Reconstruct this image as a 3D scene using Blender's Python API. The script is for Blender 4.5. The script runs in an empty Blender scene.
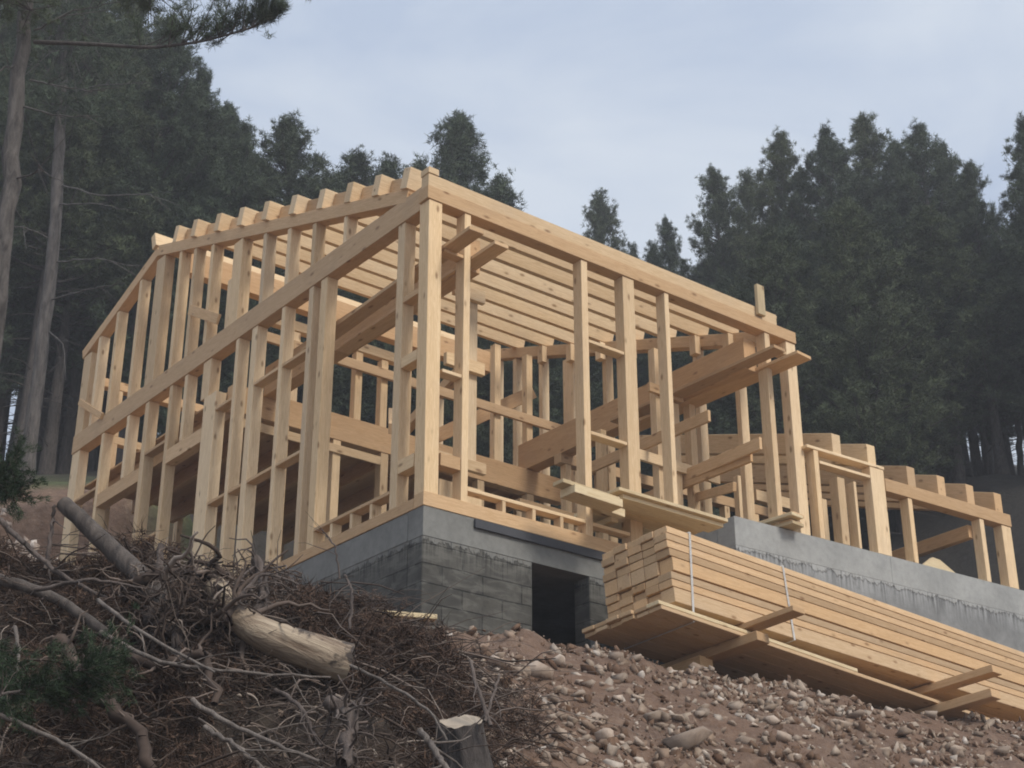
import bpy, bmesh, math, random
import numpy as np
from mathutils import Vector, Matrix
HAZE = .0023
random.seed(7); rng = np.random.default_rng(11)
C = bpy.context.scene.collection
rad = math.radians

# ------------------------------------------------------------------ camera
F_PX, HOR, VR = 1575.0, 721.0, 2193.0
pitch = math.atan(HOR/F_PX); azr = math.atan(VR/math.hypot(F_PX, HOR))
FH = np.array([math.cos(azr), math.sin(azr), 0.0])
RT = np.array([math.sin(azr), -math.cos(azr), 0.0])
FW = FH*math.cos(pitch) + np.array([0, 0, math.sin(pitch)])
UP = -FH*math.sin(pitch) + np.array([0, 0, math.cos(pitch)])
CAM = np.array([-8.41, -12.06, -5.42])
cam = bpy.data.cameras.new('camera'); camo = bpy.data.objects.new('camera', cam); C.objects.link(camo)
cam.sensor_width = 36; cam.lens = F_PX/1024*36; cam.clip_end = 2000; cam.clip_start = .05
camo.matrix_world = Matrix(((RT[0], UP[0], -FW[0], CAM[0]), (RT[1], UP[1], -FW[1], CAM[1]), (RT[2], UP[2], -FW[2], CAM[2]), (0, 0, 0, 1)))
bpy.context.scene.camera = camo

def uw(x, y):
    dx, dy = x-CAM[0], y-CAM[1]
    return dx*FH[0]+dy*FH[1], dx*RT[0]+dy*RT[1]
def xy(u, w):
    return CAM[0]+u*FH[0]+w*RT[0], CAM[1]+u*FH[1]+w*RT[1]
def ray(px, py):
    return FW + RT*(px-512)/F_PX - UP*(py-384)/F_PX
def at(px, py, u):
    """world point seen at a photo position, u metres ahead of the photographer"""
    d = ray(px, py); h = d[0]*FH[0]+d[1]*FH[1]
    return Vector(CAM + d*(u/h))

# ------------------------------------------------------------------ node helpers
def mat(name):
    m = bpy.data.materials.new(name); m.use_nodes = True
    nt = m.node_tree; b = nt.nodes['Principled BSDF']; return m, nt, b
def N(nt, t, **k):
    n = nt.nodes.new(t)
    for a, v in k.items():
        if a.startswith('i_'):
            key = a[2:]; key = int(key) if key.isdigit() else key.replace('_', ' ')
            n.inputs[key].default_value = v
        else: setattr(n, a, v)
    return n
def lk(nt, a, b): nt.links.new(a, b)
def ramp(nt, src, stops, interp='LINEAR'):
    r = nt.nodes.new('ShaderNodeValToRGB'); r.color_ramp.interpolation = interp
    e = r.color_ramp.elements
    while len(e) > 1: e.remove(e[0])
    e[0].position = stops[0][0]; e[0].color = (*stops[0][1], 1) if len(stops[0][1]) == 3 else stops[0][1]
    for p, c in stops[1:]:
        q = e.new(p); q.color = (*c, 1)
    lk(nt, src, r.inputs[0]); return r.outputs[0]
def mix(nt, f, a, b, mode='MIX'):
    n = nt.nodes.new('ShaderNodeMix'); n.data_type = 'RGBA'; n.blend_type = mode
    for s, v in ((0, f), (6, a), (7, b)):
        if hasattr(v, 'is_linked') or hasattr(v, 'node'): lk(nt, v, n.inputs[s])
        else: n.inputs[s].default_value = v if s == 0 else (*v, 1)
    return n.outputs[2]
def math_(nt, op, a, b=None):
    n = nt.nodes.new('ShaderNodeMath'); n.operation = op
    for s, v in ((0, a), (1, b)):
        if v is None: continue
        if hasattr(v, 'node'): lk(nt, v, n.inputs[s])
        else: n.inputs[s].default_value = v
    return n.outputs[0]
def coords(nt, scale=(1, 1, 1), rnd=True, src='Object'):
    tc = N(nt, 'ShaderNodeTexCoord'); v = tc.outputs[src]
    if rnd:
        oi = N(nt, 'ShaderNodeObjectInfo'); k = math_(nt, 'MULTIPLY', oi.outputs['Random'], 37.0)
        cb = N(nt, 'ShaderNodeCombineXYZ'); [lk(nt, k, cb.inputs[i]) for i in range(3)]
        ad = N(nt, 'ShaderNodeVectorMath', operation='ADD'); lk(nt, v, ad.inputs[0]); lk(nt, cb.outputs[0], ad.inputs[1]); v = ad.outputs[0]
    mp = N(nt, 'ShaderNodeMapping'); mp.inputs['Scale'].default_value = scale; lk(nt, v, mp.inputs[0]); return mp.outputs[0]
def noise(nt, vec, scale, detail=4, rough=.55, dist=0):
    n = N(nt, 'ShaderNodeTexNoise'); n.inputs['Scale'].default_value = scale; n.inputs['Detail'].default_value = detail
    n.inputs['Roughness'].default_value = rough; n.inputs['Distortion'].default_value = dist
    lk(nt, vec, n.inputs['Vector']); return n.outputs['Fac']
def bump(nt, b, h, s, d=.01):
    n = N(nt, 'ShaderNodeBump'); n.inputs['Strength'].default_value = s; n.inputs['Distance'].default_value = d
    lk(nt, h, n.inputs['Height']); lk(nt, n.outputs[0], b.inputs['Normal'])

# ------------------------------------------------------------------ materials
def wood_mat(name, ca, cb, cc, rough=.72):
    """sawn softwood, local X is the grain"""
    m, nt, b = mat(name)
    g = noise(nt, coords(nt, (1.1, 26, 26)), 2.2, 6, .6, .6)
    g2 = noise(nt, coords(nt, (.5, 5, 5)), 1.3, 3, .5, .3)
    col = mix(nt, g2, ca, cb)
    line = ramp(nt, g, [(.34, (1, 1, 1)), (.46, (.82, .77, .70)), (.54, (1, 1, 1)), (.66, (.78, .71, .62)), (.74, (.98, .97, .95))])
    col = mix(nt, 1.0, col, line, 'MULTIPLY')
    vo = N(nt, 'ShaderNodeTexVoronoi'); vo.inputs['Scale'].default_value = 1; lk(nt, coords(nt, (3.4, 8.0, 8.0)), vo.inputs['Vector'])
    kn = ramp(nt, vo.outputs['Distance'], [(.0, (1, 1, 1)), (.10, (.75, .75, .75)), (.17, (.15,)*3), (.24, (0, 0, 0))])
    vs = N(nt, 'ShaderNodeSeparateColor'); lk(nt, vo.outputs['Color'], vs.inputs[0])
    on_ = math_(nt, 'GREATER_THAN', vs.outputs[0], .30)
    kf = math_(nt, 'MULTIPLY', math_(nt, 'MULTIPLY', kn, on_), .85)
    col = mix(nt, kf, col, (.20, .095, .035))
    st = noise(nt, coords(nt, (.9, 1.5, 1.5)), 1.7, 5, .6)
    col = mix(nt, ramp(nt, st, [(.52, (0, 0, 0)), (.75, (.38,)*3)]), col, cc)
    oi = N(nt, 'ShaderNodeObjectInfo')
    t = ramp(nt, oi.outputs['Random'], [(0, (.72, .66, .58)), (.25, (.95, .89, .80)), (.6, (1.08, 1.06, 1.01)), (.8, (1.0, .92, .79)), (1, (.82, .80, .77))])
    col = mix(nt, 1.0, col, t, 'MULTIPLY')
    lk(nt, col, b.inputs['Base Color']); b.inputs['Roughness'].default_value = rough
    b.inputs['Specular IOR Level'].default_value = .25
    bump(nt, b, g, .25, .003); return m
WOOD = wood_mat('spruce_timber', (.84, .68, .475), (.73, .56, .365), (.50, .395, .29))
WOODO = wood_mat('orange_spruce', (.72, .515, .32), (.60, .42, .25), (.42, .31, .21))
GLUE = wood_mat('laminated_beam', (.64, .435, .255), (.53, .35, .195), (.40, .28, .18))
STACKW = wood_mat('stacked_spruce', (.63, .465, .30), (.51, .365, .225), (.39, .29, .20))
PALE = wood_mat('pale_plank', (.76, .67, .48), (.68, .57, .38), (.46, .40, .31))

def concrete(name, c1, c2, dark, blocks=False, drip=None, cover=None):
    m, nt, b = mat(name)
    o = coords(nt, rnd=False)
    n1 = noise(nt, o, 1.6, 6, .62); n2 = noise(nt, o, 11, 6, .7)
    col = mix(nt, ramp(nt, n1, [(.35, (0, 0, 0)), (.66, (1, 1, 1))]), c1, c2)
    col = mix(nt, ramp(nt, n2, [(.45, (0, 0, 0)), (.8, (.55,)*3)]), col, dark)
    h = n2
    if blocks:
        br = N(nt, 'ShaderNodeTexBrick'); br.offset = .5
        sx = N(nt, 'ShaderNodeSeparateXYZ'); lk(nt, o, sx.inputs[0])
        cb = N(nt, 'ShaderNodeCombineXYZ'); lk(nt, sx.outputs[0], cb.inputs[0]); lk(nt, sx.outputs[2], cb.inputs[1])
        wob = N(nt, 'ShaderNodeTexNoise'); wob.inputs['Scale'].default_value = 3; lk(nt, o, wob.inputs['Vector'])
        wv = N(nt, 'ShaderNodeVectorMath', operation='SCALE'); lk(nt, wob.outputs['Color'], wv.inputs[0]); wv.inputs['Scale'].default_value = .018
        wa = N(nt, 'ShaderNodeVectorMath', operation='ADD'); lk(nt, cb.outputs[0], wa.inputs[0]); lk(nt, wv.outputs[0], wa.inputs[1])
        lk(nt, wa.outputs[0], br.inputs['Vector'])
        for k, v in (('Scale', 1.0), ('Mortar Size', .009), ('Mortar Smooth', .5), ('Brick Width', .5), ('Row Height', .2)): br.inputs[k].default_value = v
        br.inputs['Color1'].default_value = (1.0, .99, .97, 1); br.inputs['Color2'].default_value = (.62, .62, .62, 1); br.inputs['Mortar'].default_value = (.30, .30, .29, 1)
        col = mix(nt, 1.0, col, br.outputs['Color'], 'MULTIPLY')
        smear = noise(nt, coords(nt, (2.2, 2.2, 7), rnd=False), 1.4, 5, .6, .8)
        col = mix(nt, ramp(nt, smear, [(.47, (0, 0, 0)), (.60, (.7,)*3)]), col, tuple(q*1.12 for q in c2))
        blotch = noise(nt, coords(nt, (1, 1, 1.4), rnd=False), 2.6, 7, .7, .6)
        col = mix(nt, ramp(nt, blotch, [(.55, (0, 0, 0)), (.66, (.6,)*3)]), col, tuple(q*.8 for q in dark))
        h = math_(nt, 'SUBTRACT', n2, math_(nt, 'MULTIPLY', br.outputs['Fac'], 2.2))
    if drip is not None:
        # slurry that ran down from the ring beam: vertical streaks below a ragged line (local z)
        sz = N(nt, 'ShaderNodeSeparateXYZ'); lk(nt, o, sz.inputs[0])
        streak = noise(nt, coords(nt, (26, 26, 1.8), rnd=False), 1.0, 4, .7)
        edge = noise(nt, coords(nt, (3.5, 3.5, .1), rnd=False), 1.0, 4, .8)
        z2 = math_(nt, 'ADD', sz.outputs[2], math_(nt, 'MULTIPLY', math_(nt, 'SUBTRACT', edge, .5), .22))
        band = N(nt, 'ShaderNodeMapRange'); lk(nt, z2, band.inputs[0])
        band.inputs[1].default_value = drip-.30; band.inputs[2].default_value = drip+.0
        up = N(nt, 'ShaderNodeMapRange'); lk(nt, z2, up.inputs[0]); up.inputs[1].default_value = drip+.02; up.inputs[2].default_value = drip+.06; up.inputs[3].default_value = 1; up.inputs[4].default_value = 0
        rag = noise(nt, coords(nt, (5, 5, 2.5), rnd=False), 1.0, 6, .75)
        fine = noise(nt, coords(nt, (40, 40, 6), rnd=False), 1.0, 3, .7)
        z3 = math_(nt, 'ADD', math_(nt, 'ADD', sz.outputs[2], math_(nt, 'MULTIPLY', math_(nt, 'SUBTRACT', rag, .5), .34)), math_(nt, 'MULTIPLY', math_(nt, 'SUBTRACT', fine, .5), .07))
        cv = N(nt, 'ShaderNodeMapRange'); lk(nt, z3, cv.inputs[0]); cv.inputs[1].default_value = drip-.055; cv.inputs[2].default_value = drip-.035
        ringc = ramp(nt, n1, [(.35, tuple(q for q in cover[0])), (.66, tuple(q for q in cover[1]))])
        ringc = mix(nt, ramp(nt, n2, [(.45, (0, 0, 0)), (.8, (.55,)*3)]), ringc, cover[2])
        col = mix(nt, cv.outputs[0], col, ringc)
        lipr = N(nt, 'ShaderNodeMapRange'); lk(nt, z3, lipr.inputs[0]); lipr.inputs[1].default_value = drip-.085; lipr.inputs[2].default_value = drip-.055
        lip = math_(nt, 'MULTIPLY', math_(nt, 'SUBTRACT', lipr.outputs[0], cv.outputs[0]), .55)
        col = mix(nt, lip, col, tuple(q*.55 for q in dark))
        h = math_(nt, 'ADD', h, math_(nt, 'MULTIPLY', cv.outputs[0], 2.2))
        f = math_(nt, 'MULTIPLY', math_(nt, 'MULTIPLY', band.outputs[0], up.outputs[0]), ramp(nt, streak, [(.46, (0, 0, 0)), (.60, (.9,)*3)]))
        col = mix(nt, f, col, tuple(min(1, q*1.35) for q in c2))
        f2 = math_(nt, 'MULTIPLY', math_(nt, 'MULTIPLY', band.outputs[0], up.outputs[0]), ramp(nt, streak, [(.34, (.8,)*3), (.46, (0, 0, 0))]))
        col = mix(nt, f2, col, tuple(q*.6 for q in dark))
    lk(nt, col, b.inputs['Base Color']); b.inputs['Roughness'].default_value = .93
    bump(nt, b, h, .7, .006); return m
RC = ((.155, .152, .137), (.235, .23, .208), (.092, .09, .081))
RETC = ((.275, .275, .26), (.375, .373, .35), (.18, .18, .17))
RING = concrete('ring_beam_concrete', *RC)
BLOCKM = concrete('concrete_block', (.062, .058, .048), (.115, .109, .093), (.030, .028, .025), True, -.33, RC)
RETAIN = concrete('cast_concrete', *RETC)
RETLOW = concrete('cast_concrete_rough', (.17, .172, .168), (.27, .272, .265), (.08, .08, .078), False, .50, RETC)
def plain(name, c, rough=.8, var=.25, scale=6):
    m, nt, b = mat(name); n = noise(nt, coords(nt), scale, 5, .6)
    lk(nt, mix(nt, n, tuple(q*(1-var) for q in c), tuple(q*(1+var) for q in c)), b.inputs['Base Color'])
    b.inputs['Roughness'].default_value = rough; bump(nt, b, n, .4, .01); return m
DARKSTRIP = plain('dark_strip_mat', (.05, .05, .055), .8)
STRAP = plain('plastic_strap', (.78, .77, .74), .5, .08)
def bark(name, a, bb, moss=None, sc=(9, 9, 2.2)):
    m, nt, b = mat(name); g = noise(nt, coords(nt, sc), 1.6, 6, .7, .5)
    col = ramp(nt, g, [(.32, a), (.5, tuple((p+q)/2 for p, q in zip(a, bb))), (.68, bb)])
    lk(nt, col, b.inputs['Base Color']); b.inputs['Roughness'].default_value = .95; bump(nt, b, g, 1.0, .03); return m
BARK = bark('pine_bark', (.030, .025, .022), (.135, .118, .104))
BARKD = bark('dark_pine_bark', (.028, .022, .019), (.10, .083, .072))
BARKB = bark('brown_dead_bark', (.045, .032, .026), (.16, .125, .105))
PEEL = bark('peeled_trunk', (.15, .10, .065), (.48, .385, .275), sc=(1.3, 11, 11))
_nt = PEEL.node_tree; _b = _nt.nodes['Principled BSDF']; _src = _b.inputs['Base Color'].links[0].from_socket
_f = ramp(_nt, noise(_nt, coords(_nt, (1, 1, 1), rnd=False), 3.4, 5, .6, .4), [(.54, (0, 0, 0)), (.60, (1, 1, 1))])
_nt.links.new(mix(_nt, _f, _src, (.060, .045, .036)), _b.inputs['Base Color'])
ENDG = plain('cut_end_grain', (.50, .36, .22), .8, .2, 20)
ENDP = plain('pale_cut_wood', (.36, .29, .215), .8, .2, 14)
def island(name, stops, rough=.9, obj_rand=False, trans=0, ns=9, lo=.72, hi=1.15):
    m, nt, b = mat(name); g = N(nt, 'ShaderNodeNewGeometry')
    col = ramp(nt, g.outputs['Random Per Island'], stops)
    n = noise(nt, coords(nt, rnd=False), ns, 4, .6)
    col = mix(nt, 1.0, col, ramp(nt, n, [(.35, (lo,)*3), (.65, (hi,)*3)]), 'MULTIPLY')
    if obj_rand:
        oi = N(nt, 'ShaderNodeObjectInfo')
        col = mix(nt, 1.0, col, ramp(nt, oi.outputs['Random'], [(0, (.75, .8, .8)), (.5, (1, 1, 1)), (1, (1.15, 1.08, .9))]), 'MULTIPLY')
    lk(nt, col, b.inputs['Base Color']); b.inputs['Roughness'].default_value = rough
    b.inputs['Specular IOR Level'].default_value = .2
    return m
NEED = island('pine_needles', [(0, (.044, .058, .034)), (.5, (.064, .082, .047)), (1, (.098, .118, .070))], .75, True, ns=1.6, lo=.5, hi=1.5)
NEEDG = island('fresh_fir_needles', [(0, (.018, .034, .015)), (1, (.040, .062, .028))], .7)
NEEDB = island('dead_brown_needles', [(0, (.034, .021, .015)), (.6, (.082, .050, .035)), (1, (.16, .10, .068))], .9)
TWIG = island('dead_twigs', [(0, (.035, .024, .018)), (.5, (.090, .064, .050)), (.9, (.17, .13, .105)), (1, (.30, .245, .20))], .9)
STONE = island('rubble_stone', [(0, (.10, .056, .034)), (.38, (.17, .105, .068)), (.5, (.25, .175, .125)), (.78, (.34, .265, .20)), (.95, (.44, .365, .295)), (1, (.54, .47, .40))], .92)
STONEP = island('pale_bank_stone', [(0, (.25, .185, .145)), (.6, (.40, .32, .26)), (1, (.60, .52, .45))], .92)
def rockmat(name, a, bb):
    m, nt, b = mat(name); v = coords(nt); n = noise(nt, v, 3, 7, .65, .3); n2 = noise(nt, v, 18, 5, .7)
    col = mix(nt, ramp(nt, n, [(.35, (0, 0, 0)), (.65, (1, 1, 1))]), a, bb)
    col = mix(nt, ramp(nt, n2, [(.5, (0, 0, 0)), (.75, (.6,)*3)]), col, (.14, .10, .08))
    oi = N(nt, 'ShaderNodeObjectInfo')
    col = mix(nt, 1.0, col, ramp(nt, oi.outputs['Random'], [(0, (.7, .67, .64)), (1, (1.2, 1.18, 1.15))]), 'MULTIPLY')
    lk(nt, col, b.inputs['Base Color']); b.inputs['Roughness'].default_value = .92; bump(nt, b, n2, .5, .012); return m
ROCK = rockmat('broken_limestone', (.24, .18, .135), (.38, .305, .24))
ROCKP = rockmat('pale_limestone', (.33, .25, .19), (.46, .38, .31))
def ground_mat():
    m, nt, b = mat('soil_and_forest_floor'); o = coords(nt, rnd=False)
    n1 = noise(nt, o, .9, 6, .65); n2 = noise(nt, o, 7, 8, .72); n3 = noise(nt, o, 38, 5, .7)
    soil = ramp(nt, n2, [(.3, (.070, .038, .023)), (.5, (.16, .095, .060)), (.7, (.28, .19, .13))])
    soil = mix(nt, ramp(nt, n3, [(.5, (0, 0, 0)), (.7, (.7,)*3)]), soil, (.235, .18, .145))
    soil = mix(nt, ramp(nt, n1, [(.42, (0, 0, 0)), (.62, (.6,)*3)]), soil, (.20, .115, .07))
    grass = ramp(nt, n2, [(.3, (.05, .05, .022)), (.55, (.085, .10, .036)), (.75, (.15, .16, .06))])
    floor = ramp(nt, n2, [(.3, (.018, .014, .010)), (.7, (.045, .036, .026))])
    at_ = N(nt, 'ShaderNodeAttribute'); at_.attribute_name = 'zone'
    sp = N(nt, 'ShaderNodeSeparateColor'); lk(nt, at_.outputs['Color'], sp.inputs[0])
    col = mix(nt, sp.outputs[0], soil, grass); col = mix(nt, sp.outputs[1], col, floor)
    lk(nt, col, b.inputs['Base Color']); b.inputs['Roughness'].default_value = .96
    bump(nt, b, math_(nt, 'ADD', n2, math_(nt, 'MULTIPLY', n3, .5)), 1.0, .05); return m
GROUND = ground_mat()

# ------------------------------------------------------------------ object helpers
def tag(o, label, cat, group=None, kind=None):
    if label: o['label'] = label
    if cat: o['category'] = cat
    if group: o['group'] = group
    if kind: o['kind'] = kind
    return o
def empty(name, loc, label, cat, group=None):
    o = bpy.data.objects.new(name, None); C.objects.link(o); o.location = loc; o.empty_display_size = .3
    bpy.context.view_layer.update()
    return tag(o, label, cat, group)
def link(name, me, m, parent=None, mw=None, smooth=False):
    if m is not None and not me.materials: me.materials.append(m)
    o = bpy.data.objects.new(name, me); C.objects.link(o)
    if smooth: me.polygons.foreach_set('use_smooth', [True]*len(me.polygons))
    if parent is not None:
        o.parent = parent; o.matrix_parent_inverse = Matrix.Identity(4)
        o.matrix_local = Matrix.Translation(-Vector(parent.location)) @ mw if mw is not None and not parent.rotation_euler.z else (mw if mw is not None else Matrix.Identity(4))
    elif mw is not None: o.matrix_world = mw
    return o
def box_mesh(L, w, h, bev=.004, cut=None):
    bm = bmesh.new(); bmesh.ops.create_cube(bm, size=1)
    bmesh.ops.scale(bm, vec=(L, w, h), verts=bm.verts)
    if bev: bmesh.ops.bevel(bm, geom=bm.edges[:], offset=bev, segments=1, affect='EDGES')
    me = bpy.data.meshes.new('timber'); bm.to_mesh(me); bm.free(); return me
def member(name, p0, p1, w, h, parent=None, m=None, up=(0, 0, 1), twist=0, bev=.004):
    """a sawn timber whose axis runs p0-p1; w across, h along `up`"""
    p0, p1 = Vector(p0), Vector(p1); X = (p1-p0); L = X.length; X.normalize()
    U = Vector(up); U = (U - X*U.dot(X)).normalized(); Y = U.cross(X)
    c = (p0+p1)/2
    mw = Matrix(((X.x, Y.x, U.x, c.x), (X.y, Y.y, U.y, c.y), (X.z, Y.z, U.z, c.z), (0, 0, 0, 1)))
    if twist: mw = mw @ Matrix.Rotation(twist, 4, 'X')
    return link(name, box_mesh(L, w, h, bev), m or WOOD, parent, mw)
def bx(name, x0, x1, y0, y1, z0, z1, parent=None, m=None, axis=None, bev=.004):
    """axis aligned timber; grain along its longest side"""
    d = (x1-x0, y1-y0, z1-z0); a = axis if axis is not None else max(range(3), key=lambda i: d[i])
    c = [(x0+x1)/2, (y0+y1)/2, (z0+z1)/2]; p0 = list(c); p1 = list(c); p0[a] -= d[a]/2; p1[a] += d[a]/2
    if a == 2: return member(name, p0, p1, d[0] if False else d[0], d[1], parent, m, (0, 1, 0), bev=bev)
    return member(name, p0, p1, d[1-a], d[2], parent, m, (0, 0, 1), bev=bev)
def npmesh(name, V, Fc, attr=None):
    me = bpy.data.meshes.new(name); V = np.asarray(V, np.float32); Fc = np.asarray(Fc, np.int32)
    k = Fc.shape[1]; me.vertices.add(len(V)); me.vertices.foreach_set('co', V.ravel())
    me.loops.add(Fc.size); me.loops.foreach_set('vertex_index', Fc.ravel())
    me.polygons.add(len(Fc)); me.polygons.foreach_set('loop_start', np.arange(0, Fc.size, k, dtype=np.int32))
    me.update(calc_edges=True); me.validate(); return me
def tubes(paths, sides=5):
    """paths: list of (points Nx3, radii N) -> verts, quads"""
    Vs, Fs, o = [], [], 0
    ang = np.arange(sides)*2*np.pi/sides
    for P, Rr in paths:
        P = np.asarray(P, float); Rr = np.asarray(Rr, float); n = len(P)
        T = np.gradient(P, axis=0); T /= np.linalg.norm(T, axis=1)[:, None]+1e-9
        ref = np.array([0, 0, 1.0]) if abs(T[0][2]) < .8 else np.array([1.0, 0, 0])
        A = np.cross(T, ref); A /= np.linalg.norm(A, axis=1)[:, None]+1e-9; B = np.cross(T, A)
        ring = P[:, None, :] + Rr[:, None, None]*(np.cos(ang)[None, :, None]*A[:, None, :] + np.sin(ang)[None, :, None]*B[:, None, :])
        Vs.append(ring.reshape(-1, 3))
        i = np.arange(n-1)[:, None]*sides; j = np.arange(sides)[None, :]; j2 = (j+1) % sides
        q = np.stack([i+j, i+j2, i+sides+j2, i+sides+j], -1).reshape(-1, 4)+o; Fs.append(q); o += n*sides
    return np.concatenate(Vs), np.concatenate(Fs)
def tube_obj(name, paths, m, parent=None, mw=None, sides=6):
    V, Q = tubes(paths, sides); return link(name, npmesh(name, V, Q), m, parent, mw, True)

# ------------------------------------------------------------------ terrain
_ph = rng.uniform(0, 6.28, (24, 3)); _dr = rng.uniform(0, 6.28, 24)
def lump(x, y, lo, hi, amp):
    s = 0
    for i in range(lo, hi):
        f = .35*1.45**i; s = s + amp/(1.28**(i-lo))*np.sin(f*(x*np.cos(_dr[i])+y*np.sin(_dr[i]))+_ph[i][0])*np.cos(f*.8*(-x*np.sin(_dr[i])+y*np.cos(_dr[i]))+_ph[i][1])
    return s
def sst(a, b, x):
    t = np.clip((x-a)/(b-a), 0, 1); return t*t*(3-2*t)
def hump(u, w):
    A = np.interp(w, [-12, -4.5, -3.3, -2.35, -1.4, -.9, -.45, -.1, .15], [.60, .70, .82, .90, .72, .62, .42, .12, 0])
    return A*np.exp(-((u-9.7)/1.75)**2)*(1-.0*u)
def terr(x, y):
    x = np.asarray(x, float); y = np.asarray(y, float); u, w = uw(x, y)
    uc = 13.5+np.where(w > 0, .79*np.minimum(w, 14), .2*w)
    zc = -1.68+.035*np.clip(w, -10, 20)
    s = uc-u
    front = zc-.50*np.maximum(s, 0)-.0*s
    front = np.maximum(front, -7.0-.02*np.maximum(0, -u)) + .15*np.exp(-((front+7.0)/.6)**2)
    rise = np.where(u < 25, 1.17+.6*(u-20), 4.17+.40*(u-25))
    rise = np.where(u > 90, 30.17+.1*(u-90), rise)
    side = sst(5, 30, np.abs(w))
    z = np.where(s > 0, front, np.maximum(zc, rise))
    # cut platform for the house
    dx = np.maximum(np.maximum((-.12-x)*3.2, x-11.0), 0); dy = np.maximum(np.maximum(-2.5-y, (y-9.4)*np.where(x < 3, 3.0, 1.0)), 0); d = np.hypot(dx, dy)
    lim = np.where(y > 0, -1.0, zc)+np.maximum(d-.2, 0)*1.1
    z = np.where(s > 0, z, np.minimum(z, lim))
    z = z + hump(u, w)
    hm_ = np.clip(hump(u, w)/.5, 0, 1); z = z + hm_*((.17*np.sin(u*5.1+w*2.3)*np.sin(w*4.3-u*1.9))+.07*np.sin(u*11+w*3)*np.sin(w*9.7+u*2))
    z = z + lump(x, y, 3, 10, .035)*np.where(u < 26, 1, 2.5) + lump(x, y, 8, 18, .032)*np.where(u < 20, 1, .3)
    return z
us = np.concatenate([np.arange(-20, 5, 1.0), np.arange(5, 20, .09), np.arange(20, 32, .35), np.geomspace(32, 160, 36)])
wp = np.concatenate([np.arange(0, 9, .10), np.arange(9, 20, .6), np.geomspace(20, 110, 16)])
ws = np.concatenate([-wp[::-1][:-1], wp])
Ug, Wg = np.meshgrid(us, ws, indexing='ij'); Xg, Yg = xy(Ug, Wg); Zg = terr(Xg, Yg)
nu, nw = Ug.shape
ii, jj = np.meshgrid(np.arange(nu-1), np.arange(nw-1), indexing='ij'); a0 = (ii*nw+jj).ravel()
me = npmesh('ground', np.stack([Xg, Yg, Zg], -1).reshape(-1, 3), np.stack([a0, a0+nw, a0+nw+1, a0+1], -1))
zone = np.zeros((nu*nw, 4), np.float32); zone[:, 3] = 1
uf, wf = Ug.ravel(), Wg.ravel()
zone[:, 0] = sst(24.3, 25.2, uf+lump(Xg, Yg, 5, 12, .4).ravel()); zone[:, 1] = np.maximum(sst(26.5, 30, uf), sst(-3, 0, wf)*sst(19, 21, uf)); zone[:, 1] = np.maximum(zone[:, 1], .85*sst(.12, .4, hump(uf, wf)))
ca = me.color_attributes.new('zone', 'FLOAT_COLOR', 'POINT'); ca.data.foreach_set('color', zone.ravel())
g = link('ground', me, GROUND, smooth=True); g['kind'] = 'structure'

# ------------------------------------------------------------------ foundation
fnd = empty('foundation', (0, 0, -3), 'grey concrete block basement with dark doorway under the corner of the timber frame', 'foundation')
def slab(name, x0, x1, y0, y1, z0, z1, parent, m, bev=.006, rot=None):
    """box whose local origin stays at (x0,y0,0) so textures run in metres"""
    bm = bmesh.new(); bmesh.ops.create_cube(bm, size=1)
    bmesh.ops.scale(bm, vec=(x1-x0, y1-y0, z1-z0), verts=bm.verts); bmesh.ops.translate(bm, vec=((x1-x0)/2, (y1-y0)/2, (z0+z1)/2), verts=bm.verts)
    if bev: bmesh.ops.bevel(bm, geom=bm.edges[:], offset=bev, segments=2, affect='EDGES')
    me = bpy.data.meshes.new(name); bm.to_mesh(me); bm.free()
    mw = Matrix.Translation((x0, y0, 0))
    return link(name, me, m, parent, (rot @ mw) if rot is not None else mw)
def side_wall(name, y0, y1, t, z0, z1, x, parent, m):
    """wall running in y at x..x+t, its local x along the wall"""
    bm = bmesh.new(); bmesh.ops.create_cube(bm, size=1)
    bmesh.ops.scale(bm, vec=(y1-y0, t, z1-z0), verts=bm.verts); bmesh.ops.translate(bm, vec=((y1-y0)/2, -t/2, (z0+z1)/2), verts=bm.verts)
    bmesh.ops.bevel(bm, geom=bm.edges[:], offset=.006, segments=2, affect='EDGES')
    me = bpy.data.meshes.new(name); bm.to_mesh(me); bm.free()
    return link(name, me, m, parent, Matrix.Translation((x, y0, 0)) @ Matrix.Rotation(rad(90), 4, 'Z'))
DX0, DX1 = 1.38, 2.16
slab('block_wall', 0, DX0, 0, .25, -3.2, -.33, fnd, BLOCKM)
slab('block_wall', DX1, 4.43, 0, .25, -3.2, -.33, fnd, BLOCKM)
side_wall('block_wall', .25, 9.2, .25, -3.2, -.33, 0, fnd, BLOCKM)
slab('block_wall', .26, 5.85, 8.95, 9.2, -3.2, -.33, fnd, BLOCKM)
side_wall('block_wall', .26, 8.94, .25, -3.2, -.33, 5.6, fnd, BLOCKM)
slab('ring_beam', -.001, 5.86, -.001, .26, -.33, -.02, fnd, RING, .002)
side_wall('ring_beam', .262, 9.2, .26, -.33, -.02, -.001, fnd, RING)
slab('floor_slab', .26, 5.6, .27, 8.94, -.22, -.03, fnd, RING)
slab('dark_strip', .62, 2.6, -.035, -.006, -.125, -.03, fnd, DARKSTRIP, .003)  # thin dark strip on the ring beam face just below the sill
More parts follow.
